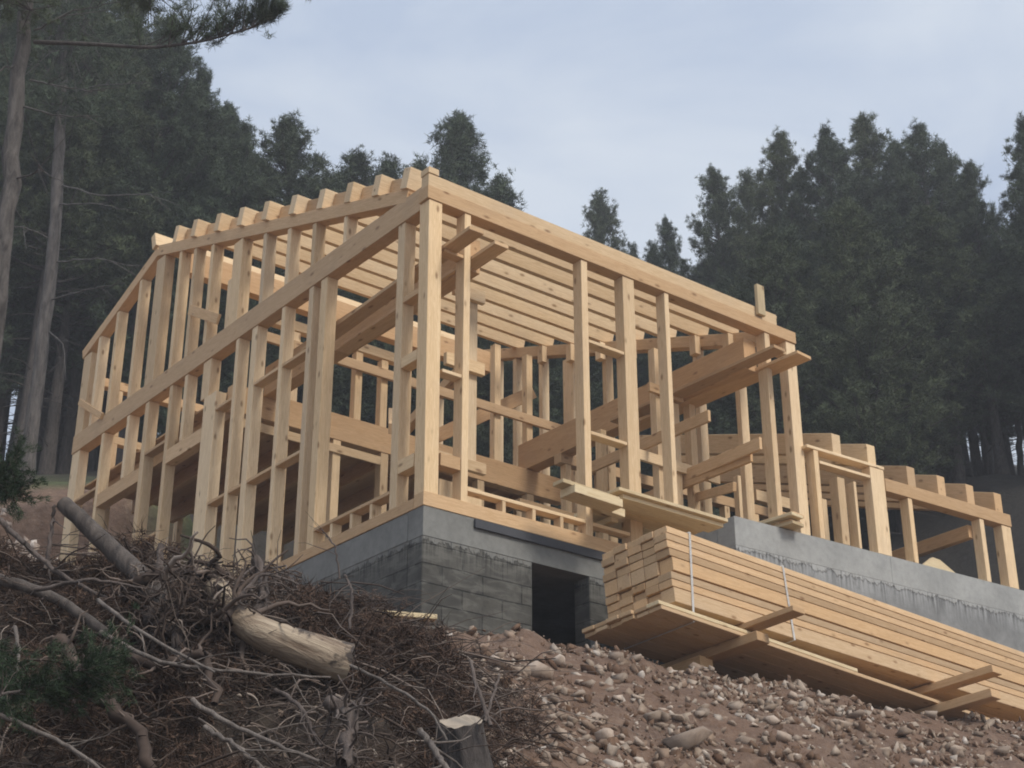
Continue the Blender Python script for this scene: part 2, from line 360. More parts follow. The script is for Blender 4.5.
# doorway: rough jamb blocks and a lintel underside
slab('door_jamb', DX1+.004, DX1+.06, -.012, .1, -3.0, -1.0, fnd, RING, .01)
V = []
paths = []
for i in range(26):
    x = 1.34+i*.034+random.uniform(-.01, .01); z = -.32+random.uniform(-.012, .03)
    paths.append(([(x, -.01, z), (x+.02, -.012, z+random.uniform(.01, .035)), (x+.045, -.008, z)], [.006, .016, .006]))
tube_obj('mortar_bead', paths, BLOCKM, fnd, sides=5)

th = rad(3.6); WR = Matrix.Translation((4.43, 0, 0)) @ Matrix.Rotation(-th, 4, 'Z')
ret = empty('wing_foundation_wall', (4.43, 0, -3), 'pale grey cast concrete wall carrying the low wing, rough drips below its smooth top', 'concrete wall')
slab('smooth_wall_top', 0, 6.2, 0, .3, .50, .86, ret, RETAIN, .003, WR)
slab('rough_wall', .001, 6.19, .001, .3, -3.2, .499, ret, RETLOW, .001, WR)
def slab_side(name, b0, b1, z0, z1, m):
    bm = bmesh.new(); bmesh.ops.create_cube(bm, size=1)
    bmesh.ops.scale(bm, vec=(.3, b1-b0, z1-z0), verts=bm.verts); bmesh.ops.translate(bm, vec=(.15, (b0+b1)/2, (z0+z1)/2), verts=bm.verts)
    bmesh.ops.bevel(bm, geom=bm.edges[:], offset=.008, segments=2, affect='EDGES')
    me = bpy.data.meshes.new(name); bm.to_mesh(me); bm.free(); link(name, me, m, ret, WR)
slab_side('end_wall', .302, 3.2, -3.2, .858, RETAIN)
slab('form_joint', 2.62, 2.632, -.003, .01, .50, .85, ret, RETLOW, 0, WR)

# ------------------------------------------------------------------ main timber frame
fr = empty('timber_house_frame', (0, 0, 0), 'tall open pale timber frame with gable and bare roof purlins on the block basement', 'timber frame')
T = .16
def lstud(name, y0, y1, z0, z1, m=None, x=0, d=T, j=.006):   # in the left wall, y0 nearest the corner
    o = random.uniform(-j, j)
    return bx(name, x+.003+abs(o), x+d-abs(o), y0, y1, z0, z1, fr, m)
def rstud(name, x0, x1, z0, z1, m=None, y=0, d=T):
    o = random.uniform(0, .007)
    return bx(name, x0, x1, y+.003+o, y+d-o, z0, z1, fr, m)
# sills
bx('sill_plate', -.01, 5.86, -.01, .16, -.018, .13, fr, WOODO)
bx('sill_plate', -.01, .15, .162, 9.24, -.018, .10, fr, WOODO)
# corner post and right wall
member('corner_post', (.09, .09, .131), (.065, .09, 3.50), .175, .175, fr, WOOD, up=(0, 1, 0))
rstud('stud', .46, .545, .131, 3.5); rstud('stud', 2.14, 2.235, .131, 3.5)
rstud('stud', 2.785, 2.965, .131, 3.5); rstud('stud', 3.46, 3.53, .131, 3.5)
rstud('stud', 5.20, 5.29, .87, 3.5); rstud('corner_post', 5.60, 5.775, .87, 3.5)
bx('wall_plate', -.05, 5.78, -.012, .165, 3.502, 3.665, fr, WOODO)
bx('eave_beam', -.03, 5.46, .012, .15, 3.667, 3.83, fr, WOOD)
bx('end_block', -.04, .10, .0, .155, 3.832, 3.91, fr, WOOD, axis=1)
bx('upright_offcut', 5.06, 5.19, -.055, -.003, 3.70, 4.13, fr, PALE, axis=2)
# low rail with cripples between B and C
bx('window_rail', .548, 2.138, .01, .13, .262, .302, fr, WOOD)
for x in (1.0, 1.40, 1.78): bx('cripple_stud', x, x+.045, .012, .128, .131, .261, fr, axis=2)
for x in (2.25, 2.75)[:0]: pass
bx('window_rail', 2.24, 3.45, .02, .13, .262, .302, fr, WOOD)
# blocking right wall
bx('blocking', .205, .455, .01, .15, 1.50, 1.54, fr, WOOD)
bx('blocking', .205, .455, .01, .14, 2.93, 2.97, fr, WOODO)
bx('blocking', .205, .455, .01, .15, .46, .60, fr, WOODO)
bx('blocking', 2.24, 2.78, .01, .15, 2.46, 2.50, fr, WOOD)
bx('blocking', 2.24, 2.78, .01, .15, 1.33, 1.37, fr, WOOD)
bx('blocking', 5.295, 5.615, .01, .15, 3.30, 3.34, fr, WOOD)
# left wall below the long plate
bx('wall_plate', -.006, .165, .168, 9.25, 3.452, 3.745, fr, WOODO)
lstud('stud', .50, .63, .101, 3.45)
lstud('stud', 2.10, 2.235, .101, 3.45); lstud('stud', 2.40, 2.50, .101, 3.45)
lstud('stud', 3.05, 3.135, .101, 3.45); lstud('stud', 3.73, 3.86, .101, 3.45)
lstud('stud', 4.18, 4.26, .101, 3.45); lstud('post', 4.70, 5.02, .101, 2.90); lstud('stud', 4.93, 5.14, 2.902, 3.45, x=.004)
lstud('stud', 5.57, 5.65, 2.495, 3.45); lstud('stud', 6.00, 6.09, .101, 3.45)
lstud('stud', 6.69, 6.81, .101, 3.45); lstud('stud', 7.30, 7.385, 2.495, 3.45)
lstud('stud', 8.13, 8.215, .101, 3.45); lstud('corner_post', 8.98, 9.24, .101, 5.10, WOODO, x=.004, d=.15) if False else lstud('corner_post', 8.98, 9.24, .101, 3.45)
def lblk(y0, y1, z, m=WOODO, h=.042, d=.14): bx('blocking', .008, d, y0+.001, y1-.001, z, z+h, fr, m, axis=1)
for y0, y1 in ((4.265, 4.695), (3.865, 4.175), (3.14, 3.725), (2.505, 3.045)): lblk(y0, y1, 1.335)
for y0, y1 in ((4.265, 4.695), (3.14, 3.725), (2.505, 3.045)): lblk(y0, y1, 2.62)
lblk(6.095, 6.685, 2.63); lblk(8.22, 8.975, 2.60); lblk(6.095, 6.685, 1.34)
lblk(.205, .495, 2.44, h=.07); lblk(.205, .495, 1.66, WOOD, .12); lblk(.205, .495, .46, WOOD, .15)
bx('header', .004, .15, 5.025, 5.995, 2.29, 2.49, fr, WOODO); bx('header', .004, .15, 6.815, 8.125, 2.29, 2.49, fr, WOODO)
# box of rail and cripples under the first opening
bx('window_rail', .005, .145, .635, 2.095, .28, .32, fr, WOODO)
for y in (1.0, 1.38, 1.77): bx('cripple_stud', .012, .135, y-.045, y, .101, .279, fr, axis=2)
# gable above the long plate
SL = .335
def gz(y): return 3.52+SL*y if y <= 6.92 else 3.52+SL*6.92-SL*(y-6.92)
RY = 6.92
def gable(x, near=.46, m=WOODO):
    t = .175
    n = Vector((0, -SL, 1)).normalized()
    h = t*math.cos(math.atan(SL))
    a = Vector((x+.078, near, gz(near)+t/2)); b = Vector((x+.078, RY-.002, gz(RY)+t/2))
    member('gable_plate', a, b, .163, h, fr, m)
    a = Vector((x+.078, RY+.002, gz(RY)+t/2)); b = Vector((x+.078, 9.3, gz(9.3)+t/2))
    member('gable_plate', a, b, .163, h, fr, m)
gable(-.004); gable(5.70, .17)
for y0, w in ((8.68, .085), (8.10, .085), (7.39, .085), (6.12, .085), (5.66, .085), (5.13, .085), (3.66, .085), (3.04, .085), (2.44, .08), (1.72, .07)):
    lstud('gable_stud', y0, y0+w, 3.747, gz(min(y0, y0+w) if y0 < RY else y0+w)+.01)
lstud('gable_stud', 6.66, 6.93, 3.747, gz(6.66)+.01); lstud('gable_stud', 4.30, 4.54, 3.747, gz(4.30)+.01)
lstud('gable_stud', 4.60, 4.70, 3.747, 4.5, x=.03); lstud('corner_post', 8.98, 9.24, 3.747, gz(9.24)+.01)
# nailed stub across two gable studs
member('nailed_stub', (-.025, 5.62, 4.42), (-.025, 4.75, 3.93), .04, .14, fr, WOODO)
member('nailed_stub', (-.03, 9.1, 4.26), (-.03, 8.2, 3.72), .05, .10, fr, WOODO)
# purlins
nrm = Vector((0, -SL, 1)).normalized(); hN = .25*math.cos(math.atan(SL))
pur = [.39, .99, 1.61, 2.24, 2.88, 3.56, 4.23, 4.91, 5.63]
for k, y in enumerate(pur):
    z = gz(y+.06)+.175+.127
    ex = random.uniform(-.07, -.02)
    member('purlin', (ex, y+.06, z), (5.84+random.uniform(-.02, .04), y+.06, z), .14, .25, fr, WOOD, up=(0, -.33, 1))
    if k < len(pur)-1:
        y1 = pur[k+1]; yc = (y+.12+y1)/2
        member('roof_blocking', (.13, y+.128, gz(y+.128)+.175+.115), (.13, y1-.008, gz(y1-.008)+.175+.115), .045, .22, fr, WOODO)
        bx('purlin_hanger', 5.60, 5.70, y+.01, y+.13, gz(y)-.12, gz(y)+.155, fr, WOOD, axis=2)
bx('ridge_beam', .16, 5.69, 6.34, 6.50, 5.40, 5.76, fr, GLUE)
member('purlin', (-.01, 6.36, gz(6.36)+.175+.127), (.42, 6.36, gz(6.36)+.175+.127), .12, .25, fr, WOOD, up=(0, -.33, 1))
member('roof_blocking', (.13, 5.76, gz(5.76)+.29), (.13, 6.29, gz(6.29)+.29), .045, .22, fr, WOODO)
for y in (6.95,):
    z = gz(y+.06)+.175+.127
    member('purlin', (random.uniform(-.05, .0), y+.06, z), (5.85, y+.06, z), .12, .25, fr, WOOD, up=(0, .33, 1))
# far gable studs
for px_y in (7.9, 7.2, 6.25, 5.75, 5.10, 3.62, 2.42, 1.75, 1.0):
    bx('gable_stud', 5.71, 5.85, px_y-.04, px_y+.045, .10, gz(px_y)-.02, fr, WOOD)
bx('gable_stud', 5.705, 5.85, 4.32, 4.56, .10, gz(4.32)-.02, fr, WOOD)
# back wall
bx('wall_plate', .17, 5.69, 9.09, 9.24, 4.62, 4.76, fr, WOODO); bx('window_rail', .17, 5.69, 9.10, 9.23, 3.74, 3.86, fr, WOOD)
for i in range(9): bx('stud', .55+i*.6, .64+i*.6, 9.10, 9.23, .10 if i % 3 else .1, 3.738, fr, WOOD)
for i in range(9): bx('stud', .55+i*.6, .64+i*.6, 9.10, 9.23, 3.862, 4.618, fr, WOOD)
# middle line of the house, y = 4.55: floor beam, posts, rails
MY = 4.55
bx('floor_beam', .17, 5.69, MY, MY+.16, 2.62, 2.99, fr, GLUE)
bx('partition_rail', .4, 2.7, MY+.01, MY+.13, 4.02, 4.16, fr, WOOD); bx('partition_rail', .30, 5.66, MY-.05, MY-.002, 3.70, 3.84, fr, WOODO)
for x, z1 in ((2.0, 4.0), (2.42, 4.0), (1.0, 4.0), (3.3, 4.85), (4.4, 4.85), (5.0, 4.85)):
    bx('partition_stud', x, x+.11, MY+.012, MY+.13, 2.992, z1, fr, WOOD)
for x in (.9, 1.7, 2.46, 3.3, 4.1, 5.0):
    bx('partition_stud', x, x+.12, MY+.01, MY+.15, .1, 2.618, fr, WOOD)
bx('partition_rail', .2, 2.44, MY-.02, MY+.0, 2.42, 2.54, fr, WOOD)
# mezzanine floor seen from below
bx('mezzanine_deck', .17, 5.68, MY+.17, 9.08, 2.90, 2.93, fr, GLUE, axis=1)
for i in range(9): bx('floor_joist', .35+i*.62, .43+i*.62, MY+.165, 9.08, 2.68, 2.898, fr, GLUE)
# laminated tie beams in y
bx('laminated_beam', .60, .80, .17, MY-.005, 2.92, 3.34, fr, GLUE); bx('laminated_beam', 4.98, 5.20, .17, MY+.20, 2.992, 3.42, fr, GLUE)
bx('partition_stud', 1.22, 1.36, .95, 1.07, 1.05, 3.18, fr, WOOD); bx('nailed_stub', .98, 1.42, .88, .945, 3.04, 3.20, fr, WOOD)
bx('nailed_stub', .88, 1.42, .88, .945, 2.12, 2.27, fr, WOOD); bx('nailed_stub', .60, 1.45, .88, .945, .92, 1.05, fr, WOOD)
# studs and rails of the room behind the right wall
IY = 1.35
for x, z0, z1 in ((4.55, .1, 3.6), (5.15, .1, 2.98), (4.85, .1, 2.9)):
    bx('partition_stud', x, x+.11, IY, IY+.12, z0, z1, fr, WOOD)
bx('partition_rail', 4.4, 5.0, IY-.05, IY-.003, 2.92, 3.05, fr, WOODO)
bx('partition_rail', 4.0, 5.6, IY-.05, IY-.003, 1.92, 2.06, fr, WOOD); bx('partition_rail', 3.3, 5.6, 2.6, 2.72, 1.45, 1.58, fr, WOODO)
for x in (4.1, 4.7, 5.25): bx('partition_stud', x, x+.09, 2.6, 2.72, .1 , 1.448, fr, WOOD)
for x in (4.7, 5.3): bx('partition_stud', x, x+.1, 2.6, 2.72, 1.582, 2.9, fr, WOOD)
bx('partition_rail', 4.30, 4.345, .2, 2.5, 2.10, 2.25, fr, WOODO); bx('partition_rail', 5.0, 5.045, .2, 2.5, 1.75, 1.9, fr, WOODO)
member('brace', (4.45, -.02, 1.22), (5.35, 1.6, 1.75), .045, .11, fr, WOODO)
member('brace', (4.95, -.03, 1.90), (5.05, 1.9, 1.92), .045, .16, fr, WOODO)
member('brace', (.25, 1.0, 1.2), (.9, 2.0, 1.9), .06, .12, fr, WOODO)
bx('crate_block', 1.15, 1.75, 1.35, 1.75, .05, .95, fr, WOOD)
member('brace', (3.2, 5.2, 3.0), (5.6, 5.2, 4.6), .16, .2, fr, GLUE)

# ------------------------------------------------------------------ low wing frame (its own slightly turned axis)
wg = empty('timber_wing_frame', (4.43, 0, .86), 'low lean-to timber frame with sloping rafters standing on the pale concrete wall', 'timber frame')
def wx(name, a0, a1, b0, b1, z0, z1, m=None, axis=None):
    d = (a1-a0, b1-b0, z1-z0); ax = axis if axis is not None else max(range(3), key=lambda i: d[i])
    c = Vector(((a0+a1)/2, (b0+b1)/2, (z0+z1)/2)); e = Vector((0, 0, 0)); e[ax] = d[ax]/2
    wd, hh, up = ((d[0], d[1], (0, 1, 0)) if ax == 2 else (d[1-ax], d[2], (0, 0, 1)))
    R3 = WR.to_3x3(); return member(name, WR @ (c-e), WR @ (c+e), wd, hh, wg, m, R3 @ Vector(up))
TW = .15
for a0, a1, z1 in ((1.42, 1.50, 2.03), (1.80, 1.93, 1.75), (2.09, 2.135, 1.75), (2.42, 2.67, 2.03), (3.08, 3.16, 1.74), (4.47, 4.555, 1.74), (4.92, 5.11, 1.74)):
    wx('wing_stud', a0, a1, .005, TW, .862, z1)
wx('wing_plate', 1.30, 2.68, -.005, TW+.01, 2.032, 2.072); wx('wing_plate', 1.51, 2.41, .0, TW, 1.86, 1.90)
wx('wing_header', 2.672, 5.12, -.008, TW, 1.742, 1.918, WOODO)
wx('wing_sill', 1.35, 5.12, .16, .22, .862, .91)
for a in (1.80, 2.43, 3.13, 3.71, 4.28, 4.85):
    zt = 2.075 if a < 2.6 else 1.921
    p0 = WR @ Vector((a+.06, .02 if a < 2.6 else .0, zt+.125)); p1 = WR @ Vector((a+.06, 3.9, zt+.125+3.9*SL))
    o = member('rafter', p0, p1, .15, .27, wg, WOOD if a < 2.6 else WOODO)
    for v in o.data.vertices: v.co.x += v.co.z*SL
wx('wing_header', 5.0, 5.13, .155, 3.8, 1.74, 1.86, WOODO) if False else None
wx('wing_tie', 4.40, 4.50, .155, 3.8, 1.50, 1.68, GLUE)
wx('wing_plate', .3, 5.1, 3.8, 3.95, 2.85, 3.0, WOODO)
for i, a in enumerate((.4, 1.0, 1.6, 2.2, 2.8, 3.4, 4.0, 4.9)): wx('wing_stud', a, a+.1, 3.81, 3.94, .4, 2.85)
for a in (1.9, 3.5): wx('wing_stud', a, a+.09, 1.9, 2.0, .86, 2.4)
wx('wing_rail', 1.55, 2.4, 1.2, 1.3, 1.75, 1.9)

# ------------------------------------------------------------------ loose planks on the frame
def loose(name, p0, p1, w, h, label, cat='plank', group=None, m=PALE, twist=0, up=(0, 0, 1)):
    o = member(name, p0, p1, w, h, None, m, up, twist); return tag(o, label, cat, group)
G1 = 'scaffold planks run through the upper frame'
loose('scaffold_plank', (.27, -.47, 3.00), (.32, 3.1, 2.885), .19, .045, 'inner scaffold plank poking out beside the corner post, longer of the two at the top', group=G1, m=WOODO)
loose('scaffold_plank', (.66, -.40, 2.99), (.63, 2.7, 2.89), .19, .045, 'second scaffold plank at the top left, poking out just right of the first stud', group=G1, m=WOODO)
loose('scaffold_plank', (4.98, -.42, 3.045), (4.78, 2.4, 2.95), .21, .045, 'left one of the scaffold planks jutting out near the right end of the tall frame', group=G1, m=WOODO)
loose('scaffold_plank', (5.36, -.48, 3.045), (5.10, 2.4, 2.95), .28, .045, 'wide scaffold plank jutting out furthest right past the end post of the tall frame', group=G1, m=WOODO)
G2 = 'planks laid over the frame sill above the doorway'
loose('sill_plank', (1.32, -.50, .385), (2.10, -.50, .355), .17, .045, 'thin plank lying over the frame sill, topmost of the short pair above the doorway', group=G2)
loose('sill_timber', (1.43, -.52, .31), (2.08, -.53, .285), .24, .09, 'thick short timber with a sawn end under a thin plank above the doorway', 'timber', G2)
loose('sill_timber', (2.02, -.42, .29), (2.28, -.42, .275), .08, .09, 'stubby pale timber end poking out beside the short plank above the doorway', 'timber', G2)
for i in range(4):
    loose('sill_plank', (2.08+.06*i, -.48+i*.24, .47), (3.70, -.48+i*.24, .47), .23, .04, ['front plank of the long flat deck above the lumber stack', 'second plank from the front of the flat deck above the lumber stack', 'third plank from the front of the flat deck above the lumber stack', 'rearmost plank of the flat deck above the lumber stack'][i], group=G2)
loose('sill_plank', (2.18, -.42, .425), (3.68, -.42, .425), .24, .045, 'lower front plank just under the long flat deck above the lumber stack', group=G2)
loose('sill_timber', (2.5, -.05, .37), (2.5, .62, .37), .1, .06, 'short cross timber carrying the flat deck of planks', 'timber', G2)
G3 = 'planks stacked on the concrete wall at the end post'
for i, (dx, z, dy) in enumerate(((0, .89, 0), (.03, .935, .06), (-.04, .98, -.03), (.05, 1.025, .03))):
    loose('short_plank', (5.30+dx, -.22+dy, z), (5.20+dx, .95, z), .22, .04, ['lowest plank of the small pile at the foot of the tall end post', 'second plank from the bottom of the small pile at the tall end post', 'second plank from the top of the small pile at the tall end post', 'top plank of the small pile at the foot of the tall end post'][i], group=G3, m=WOODO if i % 2 else PALE)
# triangular offcut on the wing wall
bm = bmesh.new(); pr = [(0, 0), (.62, 0), (.34, .13), (.20, .14)]
vs = [bm.verts.new((p[0], 0, p[1])) for p in pr]+[bm.verts.new((p[0], .05, p[1])) for p in pr]
n_ = len(pr); bm.faces.new(vs[:n_][::1]); bm.faces.new(vs[n_:][::-1])
for i in range(n_): bm.faces.new((vs[i], vs[i+n_], vs[(i+1) % n_+n_], vs[(i+1) % n_]))
bmesh.ops.recalc_face_normals(bm, faces=bm.faces)
me = bpy.data.meshes.new('timber_offcut'); bm.to_mesh(me); bm.free()
tag(link('timber_offcut', me, PALE, mw=WR @ Matrix.Translation((3.25, .02, .865))), 'pointed pale offcut leaning on the wing wall between two wing studs', 'offcut')
loose('short_board', (-1.25, -.45, -1.43), (-.38, -.78, -1.42), .12, .045, 'short pale board lying on the soil at the basement corner', 'board')
loose('short_board', (-1.4, -.62, -1.60), (-.7, -.85, -1.61), .10, .04, 'half buried board just below the short pale board at the basement corner', 'board', m=WOODO)

# ------------------------------------------------------------------ lumber stack
SA = rad(5.4); tilt = -.004; roll = .10
dX = Vector((math.cos(SA), math.sin(SA), tilt)).normalized()
dY = Vector((-math.sin(SA), math.cos(SA), -roll)); dY = (dY-dX*dY.dot(dX)).normalized(); dZ = dX.cross(dY)
SN = Vector((1.86, -1.5, -.235))    # near top corner
def sp(a, b, c): return SN + dX*a + dY*b + dZ*c
ORD = ['nearest', 'second', 'third', 'fourth', 'fifth']; LAY = ['top', 'second', 'third', 'fourth', 'fifth', 'sixth', 'seventh', 'bottom']; LH = [.075, .08, .08, .085, .15, .08, .08, .16]
BW, BH = .178, .158
for l in range(8):
    for c in range(5):
        h = LH[l]-.005; w = BW-.006; e = random.uniform(-.018, .018)+(.02 if (l*5+c) % 4 == 0 else 0)
        z = -sum(LH[:l])-LH[l]/2-(.012 if l > 4 else 0)
        lab = f'squared spruce timber, {ORD[c]} from the open side, in the {LAY[l]} layer of the strapped stack'
        loose('squared_timber', sp(e, (c+.5)*BW, z), sp(8.6+e*8, (c+.5)*BW, z), w, h-random.uniform(0, .005), lab, 'timber', 'squared timbers in the strapped lumber stack', STACKW if (l*2+c) % 4 else WOODO, up=dZ)
zb = -5*BH-.012
for c in range(6):
    for k in range(2):
        e = -.28+random.uniform(-.02, .02)+c*-.01+k*.03
        lab = f'flat plank, {["nearest","second","third","fourth","fifth","sixth"][c]} from the open side, in the {"upper" if k==0 else "lower"} course under the strapped stack'
        fw = .165; xe = 2.9 if (c == 0 and k == 0) else 8.8; dz_ = -.028*(xe+.28)
        loose('flat_plank', sp(e, -.03+(c+.5)*fw, zb-.07-k*.044), sp(xe, -.03+(c+.5)*fw, zb-.07-k*.044+dz_), fw-.005, .04, lab, 'plank', 'flat planks under the strapped lumber stack', PALE if c == 0 and k == 0 else STACKW, up=dZ)
for i, (a, b0, zc_, h) in enumerate(((1.15, -.60, zb-.035, .06), (1.02, -.22, zb-.225, .10), (4.55, -.75, zb-.06, .09), (4.5, -.7, zb-.33, .10))):
    loose('stack_bearer', sp(a, b0, zc_+.005), sp(a-.05, 1.15, zc_), .20, h-.004, ['upper cross timber sticking out from the middle of the lumber stack', 'lower cross timber under the middle of the lumber stack', 'upper cross timber sticking out at the right end of the lumber stack', 'lower cross timber under the right end of the lumber stack'][i], 'bearer', 'cross timbers bearing the lumber stack', WOODO, up=dZ)
for i, (a, da, b) in enumerate(((.35, -.02, ''), (1.86, .0, ''))):
    s = 5*BH+.02; e = .004; st = []
    hs = zb-.16 if i == 0 else zb-.02
    loop = [(-e, .01), (-e, hs), (.90, hs), (.90, .01), (-e, .01)]
    bm = bmesh.new(); wd = .016
    for q in range(4):
        (b0, c0), (b1, c1) = loop[q], loop[q+1]
        k0, k1 = a+da*(-c0)*6, a+da*(-c1)*6
        off = (0, -.003) if q in (0,) else (0, 0)
        v = [bm.verts.new(sp(k0-wd, b0+off[1], c0)), bm.verts.new(sp(k0+wd, b0+off[1], c0)), bm.verts.new(sp(k1+wd, b1+off[1], c1)), bm.verts.new(sp(k1-wd, b1+off[1], c1))]
        bm.faces.new(v)
    bmesh.ops.solidify(bm, geom=bm.faces[:], thickness=.002)
    me = bpy.data.meshes.new('packing_strap'); bm.to_mesh(me); bm.free()
    tag(link('packing_strap', me, STRAP), ['white packing strap round the near end of the lumber stack', 'white packing strap round the middle of the lumber stack'][i], 'strap', 'straps round the lumber stack')
# ground bearers that carry the stack off the rubble
for i, a in enumerate((.9, 3.4, 6.0)):
    p = sp(a, .55, zb-.25); loose('ground_sleeper', sp(a, .42, zb-.33-.028*a), sp(a, .95, zb-.33-.028*a), .2, .2, ['sleeper hidden in shade under the near end of the lumber stack', 'sleeper in shade under the middle of the lumber stack', 'sleeper in shade under the far end of the lumber stack'][i], 'sleeper', 'sleepers under the lumber stack', WOODO, up=dZ)

# ------------------------------------------------------------------ pines
def tufts(P, D, L, n, wid, seed, spread=1.0):
    """needle bundles: at each point P a star of n thin blades, leaning to direction D"""
    r = np.random.default_rng(seed); m = len(P)
    d = r.normal(size=(m, n, 3)); d /= np.linalg.norm(d, axis=2)[..., None]
    d = d*spread + D[:, None, :]; d /= np.linalg.norm(d, axis=2)[..., None]
    Ln = L[:, None, None]*r.uniform(.65, 1.15, (m, n, 1))
    side = np.cross(d, r.normal(size=(m, n, 3))); side /= np.linalg.norm(side, axis=2)[..., None]+1e-9
    b0 = P[:, None, :] + r.normal(size=(m, n, 3))*L[:, None, None]*.22
    v0 = b0 - side*wid; v1 = b0 + side*wid; v2 = b0 + d*Ln
    V = np.stack([v0, v1, v2], 2).reshape(-1, 3); Fc = np.arange(len(V)).reshape(-1, 3); return V, Fc
def pine_meshes(seed, H, base, R, lean=0, dens=1.0, top=1.0):
    r = np.random.default_rng(seed); paths = []; P = []; D = []; S = []
    ax = np.array([[lean*t*t*H, .3*math.sin(seed+t*3)*t*(1-t), t*H] for t in np.linspace(0, 1, 9)])
    rr = .0135*H*(1-np.linspace(0, 1, 9))**.85+.012; rr[0] *= 1.25
    trunk = [(ax, rr)]
    def axp(h):
        t = h/H; return np.array([lean*t*t*H, .3*math.sin(seed+t*3)*t*(1-t), h])
    h = base
    while h < H-.15:
        t = (h-base)/(H-base)
        Rr = R*(1-t)**.84*(.6+.4*min(1, t*4+.2))*(.82+.3*r.random())+.06
        for k in range(int(r.integers(4, 7))):
            a = r.uniform(0, 6.283); ln = Rr*r.uniform(.6, 1.15)
            up0 = .12+.75*t; droop = .25*(1-t)
            ts = np.linspace(0, 1, 6); o = axp(h+r.uniform(-.12, .12))
            dirh = np.array([math.cos(a), math.sin(a), 0])
            pts = o+dirh*ln*ts[:, None] + np.array([0, 0, 1])*(up0*ln*ts-droop*ln*ts*(1-ts)*1.5+.25*ln*ts**2*.6)[:, None]
            trunk.append((pts, np.linspace(.022*ln**.5+.004, .004, 6)))
            nn = max(3, int(ln*9*dens)); q = r.uniform(.22 if t < .7 else .05, 1, nn)**.75
            for qi in q:
                c = np.array([np.interp(qi, ts, pts[:, i]) for i in range(3)])
                sd = np.cross(dirh, [0, 0, 1])*r.uniform(-1, 1)*ln*.36*(1.15-qi)
                c = c+sd+np.array([0, 0, r.uniform(-.05, .22)])+r.normal(size=3)*.05
                P.append(c); D.append(dirh*.25+np.array([0, 0, .9])+sd*.4); S.append(r.uniform(.14, .22))
                for _ in range(2): P.append(c+r.normal(size=3)*.10); D.append(np.array([0, 0, .8])+dirh*.4); S.append(r.uniform(.12, .19))
        h += r.uniform(.20, .34)*(1 if t < .8 else .7)
    for h in np.linspace(H-.5, H, 6): P.append(axp(h)+np.array([0, 0, .05])); D.append(np.array([0, 0, 1.6])); S.append(.2)
    # dead lower branches
    for h in np.arange(1.2, base, .22):
        a = r.uniform(0, 6.283); ln = r.uniform(.5, 1.0)*R*.75; ts = np.linspace(0, 1, 5); o = axp(h)
        pts = o+np.array([math.cos(a), math.sin(a), 0])*ln*ts[:, None]+np.array([0, 0, 1])*(.1*ts-.32*ts**2)[:, None]*ln+r.normal(size=(5, 3))*.03*ts[:, None]
        trunk.append((pts, np.linspace(.016, .003, 5)))
    P = np.array(P); D = np.array(D); S = np.array(S)
    V, Q = tubes(trunk, 6); tm = npmesh('pine_trunk', V, Q); tm.polygons.foreach_set('use_smooth', [True]*len(tm.polygons))
    V, T3 = tufts(P, D*.55, S, 20, .0105, seed+5, 1.1); cm = npmesh('pine_crown', V, T3); return tm, cm
VAR = []
for i, (H, b, R, ln) in enumerate(((14, 4.0, 3.3, .01), (13, 3.2, 3.0, -.01), (15, 5.5, 3.5, .0), (12, 2.4, 2.9, .01), (14, 4.6, 2.9, .02), (16, 7.5, 3.2, -.015))):
    tm, cm = pine_meshes(100+i, H, b, R, ln); tm.materials.append(BARKD if i != 5 else BARK); cm.materials.append(NEED); VAR.append((tm, cm, H))
def pine(px, topy, u, v, label, group=None, sx=1.0, bark_=None, sink=.2):
    """pine with its top where the photo shows it, rooted in the ground u metres away"""
    t = at(px, topy, u); z0 = float(terr(t.x, t.y))-sink; tm, cm, H = VAR[v]; s = (t.z-z0)/(H+.55)
    e = bpy.data.objects.new('pine_tree', None); C.objects.link(e); e.location = (t.x, t.y, z0)
    e.rotation_euler.z = random.uniform(0, 6.28); k = min(1.25, max(.75, s))
    e.scale = (k*sx, k*sx, s); tag(e, label, 'pine tree', group)
    for nm, me_ in (('trunk', tm), ('crown', cm)):
        o = bpy.data.objects.new(nm, me_); C.objects.link(o); o.parent = e
    return e
GR, GL, GM = 'pines standing behind the right wing', 'tall pines on the left slope', 'pines rising behind the roof'
pine(600, 186, 44, 3, 'small lone pine against the sky above the eave beam', GM, .95)
pine(634, 236, 46, 3, 'tiny pine tip peeping over the roof right of the lone pine', GM, .7)
pine(456, 99, 34, 1, 'tall pointed pine rising behind the corner of the roof', GM, .95)
pine(497, 166, 36, 3, 'lower pine close against the right side of the tall pointed one at the roof corner', GM, 1.1)
pine(352, 147, 34, 0, 'rounded pine behind the middle of the left gable purlins', GM, 1.2)
pine(384, 148, 35, 3, 'pine with a blunt top just left of the tall pointed one', GM, 1.2)
pine(420, 152, 37, 1, 'dim pine between the blunt pine and the tall pointed one', GM, 1.0)
pine(295, 113, 32, 0, 'pine with a rounded peak standing apart right of the dark left wood', GL, 1.1)
pine(325, 165, 33, 3, 'short pine at the right foot of the rounded peak', GL, 1.0)
pine(655, 236, 40, 3, 'little outlying pine at the far left of the right-hand wood', GR, .7)
pine(668, 212, 41, 1, 'slim pine second from the left in the right-hand wood', GR, .6)
pine(716, 160, 38, 1, 'pointed pine at the left shoulder of the right-hand wood', GR, .85)
pine(746, 160, 40, 3, 'pine tucked right behind the left shoulder of the right-hand wood', GR, .8)
pine(781, 126, 37, 0, 'spiky topped pine a third of the way along the right-hand wood', GR, .9)
pine(824, 122, 36, 2, 'broad pine left of the highest one in the right-hand wood', GR, .95)
